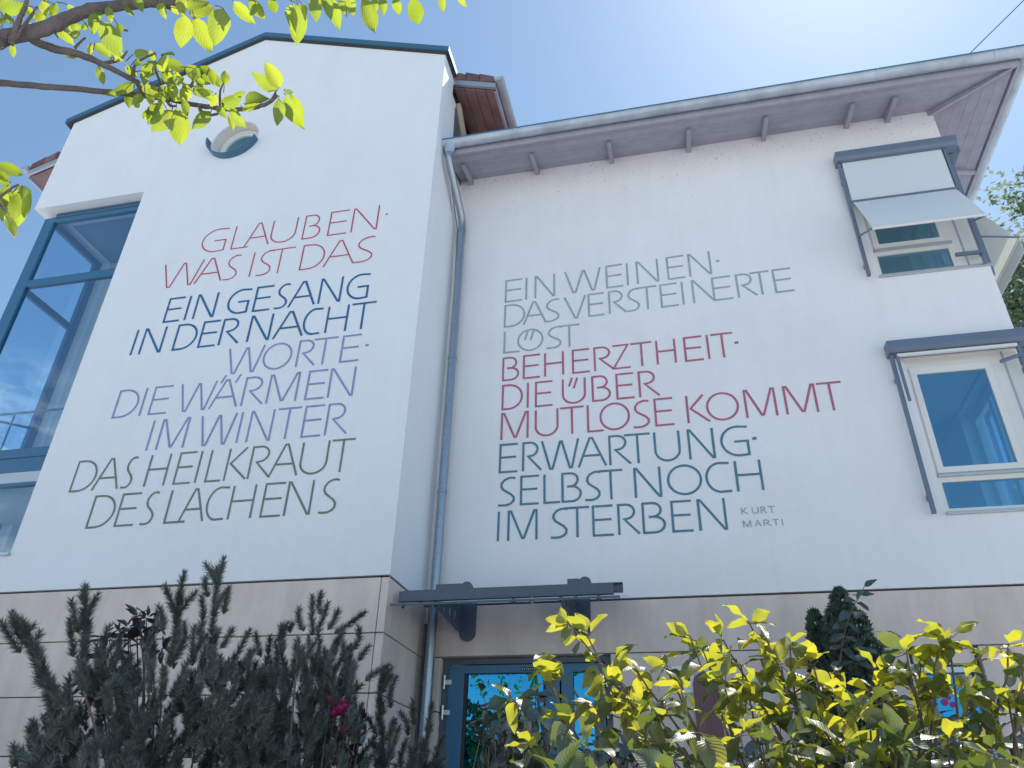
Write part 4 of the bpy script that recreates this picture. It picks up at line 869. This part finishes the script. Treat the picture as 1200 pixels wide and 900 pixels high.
# ------------------------------------------------------------------ yellow-green shrub, lower right
SB = thing('leafy_shrub', 'broad leaved yellow green shrub in front of the entrance, lit from behind', 'shrub', (.45, 2.5, .2))
root = Vector((.42, 2.25, .1))
tips = [  # px, py, distance, arch
 (668, 722, 2.9), (690, 735, 2.8), (602, 812, 2.7), (640, 775, 2.75), (720, 765, 2.8), (745, 775, 2.9), (780, 772, 2.9),
 (822, 752, 3.0), (846, 738, 2.9), (878, 722, 2.9), (900, 742, 2.8), (925, 748, 2.8), (950, 772, 2.8), (975, 802, 2.8), (1028, 778, 2.8), (1062, 757, 2.8),
 (1082, 770, 2.85), (1112, 740, 2.8), (1098, 752, 2.8), (1150, 760, 2.7), (1182, 752, 2.7), (1200, 762, 2.6), (1215, 775, 2.6), (670, 840, 2.5), (700, 820, 2.6), (742, 820, 2.7),
 (800, 800, 2.7), (850, 790, 2.7), (885, 800, 2.7), (920, 800, 2.7), (1000, 830, 2.6), (1040, 815, 2.7), (1090, 812, 2.7), (1135, 800, 2.6), (1180, 810, 2.6), (1210, 830, 2.5),
 (625, 868, 2.5), (690, 870, 2.4), (760, 860, 2.5), (820, 850, 2.5), (870, 850, 2.5), (930, 860, 2.5), (990, 870, 2.5), (1050, 860, 2.5), (1110, 860, 2.5), (1160, 870, 2.4), (780, 900, 2.3), (880, 905, 2.3), (1000, 910, 2.3), (1100, 905, 2.3), (660, 905, 2.3), (1190, 890, 2.3),
 (810, 738, 3.0), (648, 760, 2.8), (912, 770, 2.8), (960, 830, 2.7), (1070, 800, 2.8), (1140, 830, 2.6), (730, 800, 2.7), (868, 770, 2.85), (1020, 800, 2.8), (770, 830, 2.6)]
lpos = []      # (base, tip, normal, screen size)
shrub_branches = []
ALL = []
for i, (x, y, d) in enumerate(tips):
    T = at(x, y + 9, d * .86)
    R0 = root + Vector((random.uniform(-.25, .25), random.uniform(-.2, .15), 0)) + Vector(((T.x - root.x) * .25, 0, 0))
    midp = R0.lerp(T, .62) + Vector((-(T.x - R0.x) * .12, random.uniform(-.05, .1), .10 + random.uniform(0, .12)))
    pts = spline([R0, R0.lerp(midp, .5) + rv(.02), midp, T], 7)
    pts = [p + rv(.004) for p in pts]
    shrub_branches.append(pts)
    r0 = random.uniform(.007, .013)
    MB().tube(pts, lerpl(r0, .0022, len(pts)), 7).build('branch', 'twig', SB, smooth='a')
    n_ = len(pts)
    nodes = [(pts[k], (pts[min(k + 1, n_ - 1)] - pts[k - 1]).normalized(), k / n_) for k in range(int(n_ * .40), n_)]
    side = 1
    for k, (p, dr, t) in enumerate(nodes):
        side = -side
        if random.random() < .14: continue
        for rep in range(1 if t < .6 else 2):
            lat = dr.cross(Vector((0, 0, 1)));
            if lat.length < .2: lat = Vector((1, 0, 0))
            lat = lat.normalized() * (side if rep == 0 else -side)
            out_ = (lat * random.uniform(.5, 1) + dr * random.uniform(.2, .8) + Vector((0, 0, random.uniform(-1.0, .1))) + rv(.22)).normalized()
            ls = random.choice([random.uniform(.042, .062), random.uniform(.068, .102), random.uniform(.062, .088)])
            base = p + out_ * random.uniform(.012, .03)
            ALL.append((base, base + out_ * ls, Vector((0, 0, 1)) + rv(.45), p))
    for q in range(4):       # terminal cluster
        out_ = (nodes[-1][1] * .6 + rv(.5) + Vector((0, 0, -.35))).normalized()
        ls = random.uniform(.05, .078); base = T + out_ * .012
        ALL.append((base, base + out_ * ls, Vector((0, 0, 1)) + rv(.5), T))
# inner short twigs filling the body of the shrub
for i in range(240):
    pts = random.choice(shrub_branches); k = random.randint(int(len(pts) * .3), len(pts) - 3); p = pts[k]
    e = p + Vector((random.gauss(0, .11), random.gauss(0, .12), random.gauss(-.03, .07)))
    ALL.append((None, p, e, None))
    for q in range(3):
        out_ = ((e - p).normalized() * .5 + rv(.55) + Vector((0, 0, -.3))).normalized(); ls = random.uniform(.045, .075)
        ALL.append((e + out_ * .01, e + out_ * (.01 + ls), Vector((0, 0, 1)) + rv(.5), e))
tw = MB(); leaves = []
for a_, b_, c_, d_ in ALL:
    if a_ is None: tw.tube([b_, b_.lerp(c_, .5) + rv(.006), c_], [.0028, .0022, .0015], 5, False)
    else:
        leaves.append((a_, b_, c_)); tw.tube([d_, a_], .0012, 4, False)
tag(tw.build('thin_twigs', 'twig', SB, smooth=True), kind='stuff')
def rank(l):
    a_, b_, c_ = l; m_ = (a_ + b_) / 2; x, y, z = proj(m_)
    vis = 1 if (540 < x < 1210 and y < 905) else 0
    return -(vis * ((b_ - a_).length / z) * (1.4 if y < 840 else 1) * (1 if (m_.y < 2.9) else .8))
lim = [(545, 880), (575, 845), (598, 790), (640, 745), (655, 714), (685, 716), (715, 750), (760, 765), (800, 745), (870, 712), (925, 735), (965, 785), (1040, 758), (1110, 728), (1150, 752), (1210, 745)]
def ylim(x):
    if x <= lim[0][0]: return 850
    for (x0, y0), (x1, y1) in zip(lim, lim[1:]):
        if x <= x1: return y0 + (y1 - y0) * (x - x0) / (x1 - x0)
    return 735
def okl(l):
    x, y, z = proj((l[0] + l[1]) / 2)
    return y > ylim(x) - 16 and not (x < 540)
leaves = [l for l in leaves if okl(l)]
leaves.sort(key=rank)
def green(l):  # shade-coloured leaves get likelier lower down and to the right
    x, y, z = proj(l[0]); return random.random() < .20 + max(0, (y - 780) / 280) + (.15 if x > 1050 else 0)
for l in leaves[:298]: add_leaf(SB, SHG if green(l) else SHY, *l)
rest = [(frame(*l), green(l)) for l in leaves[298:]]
stuff_leaves(SB, [m_ for m_, q in rest if not q], SHY, 'small_leaves'); stuff_leaves(SB, [m_ for m_, q in rest if q], SHG, 'shade_tinted_leaves')

# low dark evergreen foliage under and beside the shrub (shaded)
DB = thing('dark_shrub', 'dull dark green leafy shrub in shade below the yellow green leaves', 'shrub', (-.5, 4.0, .7))
dk = []; tw = MB()
for i in range(150):
    x = random.choice([random.uniform(562, 640), random.uniform(900, 1230), random.uniform(640, 900)])
    top = 805 if x < 640 else (835 if x < 1000 else 835 - min(60, (x - 1000) * .30))
    y = random.uniform(top, 960); d = random.uniform(3.6, 4.4)
    p = at(x, y, d); r_ = p + Vector((random.uniform(-.15, .15), .15, -.45))
    tw.tube([r_, r_.lerp(p, .6) + rv(.03), p], [.006, .004, .002], 5, False)
    for q in range(6):
        o_ = (rv(.6) + Vector((0, -.2, -.25))).normalized(); bs = p + (r_ - p) * random.uniform(0, .4) + o_ * .015; ls = random.uniform(.07, .11)
        dk.append((bs, bs + o_ * ls, Vector((0, -.3, 1)) + rv(.4)))
tag(tw.build('stems', 'twig', DB, smooth=True), kind='stuff')
dk.sort(key=lambda l: proj(l[1])[1] > 900 or not (550 < proj(l[1])[0] < 1200))
for l in dk[:270]: add_leaf(DB, DK, *l)
stuff_leaves(DB, [frame(*l) for l in dk[270:]], DK, 'small_leaves')

# ------------------------------------------------------------------ pines
def pine(label, shoots, outline, dist, seedn, nfill, loc):
    PT = thing('mountain_pine', label, 'shrub', loc, 'mountain pines in the bed')
    root_ = Vector(loc); nd = MB(); bk = MB(); rnd = random.Random(seedn)
    def shoot(b, t, dens=900, nl=.046, rad=.005):
        pts = spline([b, b.lerp(t, .5) + Vector((rnd.gauss(0, .012), rnd.gauss(0, .012), 0)), t], 5)
        bk.tube(pts, lerpl(rad, rad * .5, len(pts)), 5, False)
        Ln = (t - b).length; N_ = int(Ln * dens * 2.5)
        for i in range(N_):
            s = i / N_; k = min(len(pts) - 2, int(s * (len(pts) - 1))); f_ = s * (len(pts) - 1) - k
            p = pts[k].lerp(pts[k + 1], f_); dr = (pts[k + 1] - pts[k]).normalized()
            a_ = rnd.uniform(0, 2 * math.pi); o1 = dr.orthogonal().normalized(); o2 = dr.cross(o1)
            rad_ = o1 * math.cos(a_) + o2 * math.sin(a_)
            fw = rnd.uniform(.55, 1.3) + (1.2 if s > .9 else 0)
            d_ = (rad_ + dr * fw).normalized(); ln = nl * rnd.uniform(.75, 1.15) * (.75 if s > .95 else 1)
            wv = d_.cross(Vector((rnd.gauss(0, 1), rnd.gauss(0, 1), rnd.gauss(0, 1)))).normalized() * .0020
            e_ = p + d_ * ln
            kk = len(nd.v); nd.v += [tuple(p - wv), tuple(p + wv), tuple(e_ + wv * .4)]; nd.f.append((kk, kk + 1, kk + 2))
    for bx, by, tx, ty, dd in shoots:
        b = at(bx, by, dist + dd); t = at(tx, ty, dist + dd + rnd.uniform(-.05, .05)); shoot(b, t, 1000)
        for s in range(3):
            f_ = rnd.uniform(.15, .75); q = b.lerp(t, f_); L_ = (t - b).length * rnd.uniform(.25, .45)
            dv = (t - b).normalized() + Vector((rnd.gauss(0, .5), rnd.gauss(0, .4), rnd.uniform(0, .2)))
            if (t - b).length > .22: shoot(q, q + dv.normalized() * max(.09, L_ * .8), 900)
    def top(x):
        for (x0, y0), (x1, y1) in zip(outline, outline[1:]):
            if x0 <= x <= x1: return y0 + (y1 - y0) * (x - x0) / (x1 - x0)
        return 900
    for i in range(nfill):
        x = rnd.uniform(outline[0][0], outline[-1][0]); y = rnd.uniform(top(x) + 12, 960); dd = rnd.uniform(-.3, .45)
        b = at(x, y + 14, dist + dd + .05)
        lean = (x - (outline[0][0] + outline[-1][0]) / 2) / 300
        dv = Vector((lean + rnd.gauss(0, .35), rnd.gauss(-.1, .35), 1)).normalized()
        Ls = rnd.uniform(.10, .20); shoot(b, b + dv * Ls, 850)
        if i % 16 == 0:
            q = root_.lerp(b, .35) + Vector((rnd.gauss(0, .08), rnd.gauss(0, .08), .1)); bk.tube(spline([root_ + Vector((rnd.gauss(0, .1), rnd.gauss(0, .08), 0)), q, b], 4), lerpl(.014, .005, 9), 6, False)
    tag(nd.build('needles', 'needles', PT, uvs=True), kind='stuff')
    bk.build('branches', 'pine_bark', PT, smooth='a')
def S3(t): return [tuple(float(q) for q in s.split()) for s in t.split(';')]
pine('tall mountain pine at the left edge, its two highest shoots reaching above the plinth',
     S3('''248 745 262 655 0;244 700 240 678 .02;206 748 216 672 .1;206 720 194 688 .1;212 716 229 694 .1;98 772 101 690 0;92 742 84 705 0;104 740 114 698 0;86 770 82 728 0;60 806 18 722 -.1;44 770 14 720 -.1;40 776 46 742 -.1;24 765 2 730 -.1;78 830 40 775 -.1;272 775 292 740 .1;284 790 300 760 .1;258 760 272 738 .1;290 800 292 765 0;262 720 268 690 0;232 745 236 700 0;190 740 186 712 0;120 765 128 735 .1;62 840 55 800 0;35 860 40 850 .1;14 900 16 874 .1;46 890 38 846 0;66 880 70 842 0;170 760 188 728 .1;150 780 140 750 .1'''),
     [(20, 900), (60, 830), (85, 770), (110, 750), (150, 775), (190, 750), (215, 735), (245, 725), (275, 765), (295, 790), (310, 820), (330, 850)], 4.75, 5, 480, (-2.9, 4.5, .75))
pine('bushy mountain pine in the middle, in front of the gabled house corner',
     S3('''366 745 366 700 0;356 740 350 714 0;372 742 384 708 0;384 738 396 716 0;392 742 426 718 0;332 765 336 732 .1;340 742 342 730 .1;312 780 316 748 .1;306 770 300 744 .1;414 762 420 736 0;404 778 402 752 0;420 775 432 758 0;408 800 414 776 0;376 720 376 695 0;326 752 330 734 .1;428 798 454 780 0;392 760 402 740 .1'''),
     [(285, 860), (300, 780), (320, 765), (345, 745), (380, 740), (402, 760), (412, 790), (420, 830)], 4.9, 9, 240, (-2.3, 4.75, .8))
pine('slim mountain pine with upright shoots beside the downpipe',
     S3('''444 850 450 784 0;446 810 458 784 0;458 830 464 795 0;452 868 462 845 .1;440 860 432 842 0;486 850 484 822 .1;478 862 470 836 .1;500 860 506 826 .1;492 880 504 850 .1;452 900 448 850 0;470 900 476 868 .1;494 905 496 868 .1'''),
     [(428, 915), (440, 870), (448, 850), (458, 860), (466, 895), (480, 870), (505, 865), (512, 890)], 5.1, 13, 80, (-1.9, 5.0, .8))
# dark broad-leaved plant behind the pines
RH = thing('rhododendron', 'dark purplish broad leaved plant behind the tall mountain pine', 'shrub', (-3.7, 5.3, .8))
pl = []; tw = MB()
for (x, y) in [(150, 735), (160, 722), (172, 724), (182, 732), (140, 742), (128, 750), (165, 740), (152, 748), (176, 745), (142, 762), (120, 768), (168, 756), (70, 828), (80, 840), (66, 842), (90, 852), (75, 856), (100, 800), (112, 790), (110, 812), (190, 760), (130, 790)]:
    p = at(x, y, 5.45 + random.uniform(-.1, .1)); b_ = Vector((-3.7, 5.3, .9)); tw.tube(spline([b_, b_.lerp(p, .6) + Vector((0, 0, .15)) + rv(.03), p], 4), lerpl(.01, .003, 9), 5, False)
    for q in range(8):
        o_ = (rv(.6) + Vector((0, -.1, .1))).normalized(); pl.append((p + o_ * .01, p + o_ * random.uniform(.08, .12), Vector((0, 0, 1)) + rv(.3)))
tw.build('stems', 'twig', RH, smooth='a')
for l in pl: add_leaf(RH, PU, *l)
# small rose with magenta flowers between the pines
RO = thing('flowering_plant', 'small plant with magenta flowers between the middle and the slim mountain pine', 'plant', (-2.1, 4.6, .8))
tw = MB(); lf = []
for (x, y, s) in [(399, 836, 1.3), (405, 834, 1.2), (392, 840, 1.0), (387, 822, .7), (404, 858, 1), (418, 860, .6), (401, 826, .8)]:
    p = at(x, y, 4.75); b_ = Vector((-2.15 + random.uniform(-.1, .1), 4.6, .9)); tw.tube(spline([b_, b_.lerp(p, .6) + rv(.03), p], 4), lerpl(.006, .002, 9), 5, False)
    fl = MB()
    for q in range(9):
        a_ = q * 2.4; d_ = Vector((math.cos(a_), math.sin(a_) * .6, .35 + .1 * (q % 3))).normalized(); w_ = d_.cross(Vector((0, 0, 1))).normalized()
        R_ = .042 * s; fl.quad(p, p + d_ * R_ * .6 + w_ * R_ * .5, p + d_ * R_ + Vector((0, 0, .008)), p + d_ * R_ * .6 - w_ * R_ * .5)
    fl.build('flower', 'magenta', RO, uvs=True)
    for q in range(6):
        k_ = b_.lerp(p, random.uniform(.55, 1)); o_ = rv(.6).normalized(); lf.append((k_, k_ + o_ * .06, Vector((0, 0, 1)) + rv(.3)))
for (x, y) in [(412, 850), (420, 870), (396, 872), (410, 880), (425, 845), (385, 860)]:
    p = at(x, y, 4.8); b_ = Vector((-2.15, 4.6, .9)); tw.tube([b_, b_.lerp(p, .5) + rv(.03), p], .003, 5, False)
    for q in range(7): o_ = rv(.6).normalized(); lf.append((p + rv(.03), p + o_ * .07, Vector((0, 0, 1)) + rv(.3)))
tw.build('stems', 'twig', RO, smooth='a')
for l in lf: add_leaf(RO, PU, *l)

# ------------------------------------------------------------------ thujas against the wall, with a climber
def thuja(label, cx, cy, ztop, rad, n, sd_n):
    rnd = random.Random(sd_n); T = thing('thuja', label, 'tree', (cx, cy, .8), 'thujas against the wall')
    MB().tube([(cx, cy, .7), (cx, cy, ztop - .3)], [.04, .012], 8).build('trunk', 'pine_bark', T, smooth='a')
    m_ = MB()
    for i in range(n):
        z = 2.0 + (ztop - 2.0) * (1 - math.sqrt(rnd.random()) ) if rnd.random() < .7 else rnd.uniform(2.0, ztop)
        h = (ztop - z); R = rad * min(1, (h / .9) ** .62 if h > 0 else 0) * (1 + .16 * math.sin(z * 17 + cx) * math.sin(z * 7))
        a_ = rnd.uniform(0, 2 * math.pi); R *= (1 + .18 * math.sin(a_ * 3 + z * 9)) * rnd.uniform(.72, 1.06)
        p = Vector((cx + R * math.cos(a_), cy + R * math.sin(a_), z)); d = Vector((math.cos(a_) * .7, math.sin(a_) * .7, rnd.uniform(.6, 1.3))).normalized()
        sdv = d.cross(Vector((math.cos(a_ + rnd.gauss(0, .8)), math.sin(a_ + rnd.gauss(0, .8)), .2))).normalized(); L_ = rnd.uniform(.03, .06)
        for kx in (-1, 0, 1):
            dd = (d + sdv * kx * .7).normalized(); w_ = dd.cross(sdv.cross(dd)).normalized() * .005; w_ = sdv.cross(dd).normalized() * 0 + (sdv - dd * sdv.dot(dd)).normalized() * .006 if kx == 0 else dd.cross(d.cross(sdv)).normalized() * .006
            m_.quad(p - w_, p + dd * L_ * .6 - w_ * 1.3, p + dd * L_, p + dd * L_ * .6 + w_ * 1.3, p + w_)
    tag(m_.build('foliage', 'thuja', T, uvs=True), kind='stuff')
    core = MB(); pr_ = [(ztop - .12, .02), (ztop - .4, rad * .45), (ztop - .8, rad * .68), (2.2, rad * .75), (1.2, rad * .6)]
    for zz, rr_ in pr_:
        for i in range(14):
            a_ = 2 * math.pi * i / 14; core.v.append((cx + rr_ * math.cos(a_), cy + rr_ * math.sin(a_), zz))
    for j in range(len(pr_) - 1):
        for i in range(14): core.f.append((j * 14 + i, j * 14 + (i + 1) % 14, (j + 1) * 14 + (i + 1) % 14, (j + 1) * 14 + i))
    core.build('inner_branches', 'thuja', T, smooth=True)
thuja('taller right hand thuja of the pair against the plinth, with a climber on it', 1.21, 6.75, 3.47, .27, 5200, 3)
thuja('shorter left hand thuja of the pair against the plinth', 1.00, 6.85, 3.34, .15, 3400, 4)
VN = thing('climbing_vine', 'thin climber with dull green leaves growing up the front of the thujas', 'vine', (1.05, 6.3, .8))
vp = [atY(x, y, 6.42) for x, y in [(982, 830), (984, 780), (990, 740), (1000, 712), (1008, 698), (1014, 684)]]
vp = spline([Vector((1.05, 6.3, .85))] + vp, 6); MB().tube(vp, lerpl(.007, .002, len(vp)), 6).build('stem', 'twig', VN, smooth='a')
for (bx, by, tx, ty) in [(1013, 688, 1026, 677), (1012, 690, 1004, 700), (1008, 697, 1024, 694), (1004, 705, 988, 700), (1004, 706, 1020, 712), (998, 716, 982, 722), (998, 718, 1012, 722), (994, 730, 978, 736), (994, 730, 1008, 738), (990, 742, 975, 752), (991, 745, 1006, 752), (988, 756, 974, 760), (988, 760, 1000, 768), (1002, 762, 1018, 758), (1012, 762, 1028, 762), (986, 775, 972, 782), (986, 780, 1000, 772), (1000, 772, 1016, 770), (984, 790, 1002, 786), (985, 796, 970, 800), (1006, 776, 1024, 782), (1036, 742, 1056, 744), (1028, 750, 1040, 756), (1000, 724, 1012, 716), (1008, 700, 998, 694)]:
    b_ = atY(bx, by, 6.42 + random.uniform(-.05, .03)); add_leaf(VN, DK, b_, atY(tx, ty, 6.38 + random.uniform(-.05, .05)), Vector((0, -.8, .7)) + rv(.3))

# ------------------------------------------------------------------ tree behind the house, right
TT = thing('broadleaf_tree', 'tall leafy tree standing behind the house at the right edge', 'tree', (12.5, 22, 0))
rnd = random.Random(5)
tk = MB(); tk.tube(spline([Vector((12.5, 22, -.2)), Vector((12.4, 22, 6)), Vector((12.7, 22.2, 13)), Vector((12.4, 22, 18.5))], 5), lerpl(.42, .06, 16), 12); tk.build('trunk', 'bark', TT, smooth='a')
lb = MB(); cl = []
for i in range(34):
    z0 = rnd.uniform(6, 16.5); a_ = rnd.uniform(0, 2 * math.pi); R = (3.6 - abs(z0 - 11) * .22) * rnd.uniform(.6, 1)
    e = Vector((12.5 + R * math.cos(a_), 22 + R * math.sin(a_), z0 + rnd.uniform(.8, 2.6))); b_ = Vector((12.5, 22, z0))
    P_ = spline([b_, b_.lerp(e, .5) + Vector((0, 0, -.2)) + Vector((rnd.gauss(0, .2), 0, 0)), e], 4); lb.tube(P_, lerpl(.09, .02, len(P_)), 6, False)
    for s in (.35, .6, .8, 1, 1.0): cl.append(b_.lerp(e, s) + Vector((rnd.gauss(0, .45), rnd.gauss(0, .45), rnd.gauss(.1, .4))))
lb.build('limbs', 'bark', TT, smooth='a')
for i in range(40): cl.append(Vector((12.4 + rnd.gauss(0, 1.6), 22 + rnd.gauss(0, 1.5), 17.3 + rnd.gauss(0, 1.0))))
m_ = MB()
for c_ in cl:
    for i in range(210):
        p = c_ + Vector((rnd.gauss(0, .42), rnd.gauss(0, .42), rnd.gauss(0, .30)))
        u = Vector((rnd.gauss(0, 1), rnd.gauss(0, 1), rnd.gauss(-.3, .6))).normalized(); w_ = u.cross(Vector((rnd.gauss(0, .5), rnd.gauss(0, .5), 1))).normalized(); s = rnd.uniform(.08, .13)
        m_.quad(p, p + u * s + w_ * s * .5, p + u * s * 2, p + u * s - w_ * s * .5)
o = m_.build('crown', 'tree_leaf', TT, uvs=True); tag(o, kind='stuff')

# tree across the path, seen only as the dark shape mirrored in the door glass
T2 = thing('garden_tree', 'dark round garden tree across the path, mirrored in the entrance door glass', 'tree', (-8.6, -13.5, 0))
MB().tube(spline([Vector((-8.6, -13.5, -.1)), Vector((-8.5, -13.5, 2)), Vector((-8.6, -13.4, 4.6))], 5), lerpl(.22, .07, 11), 10).build('trunk', 'bark', T2, smooth='a')
m_ = MB()
for i in range(9000):
    d = rv(1).normalized() * (rnd.random() ** .4) * 2.5; p = Vector((-8.6, -13.5, 4.2)) + Vector((d.x * 1.2, d.y, d.z * .85)) * (1 + .2 * math.sin(d.x * 3 + d.z * 4))
    u = rv(1).normalized(); w_ = u.orthogonal().normalized(); s = rnd.uniform(.06, .12); m_.quad(p, p + u * s + w_ * s * .6, p + u * s * 2, p + u * s - w_ * s * .6)
tag(m_.build('crown', 'far_foliage', T2, uvs=True), kind='stuff')
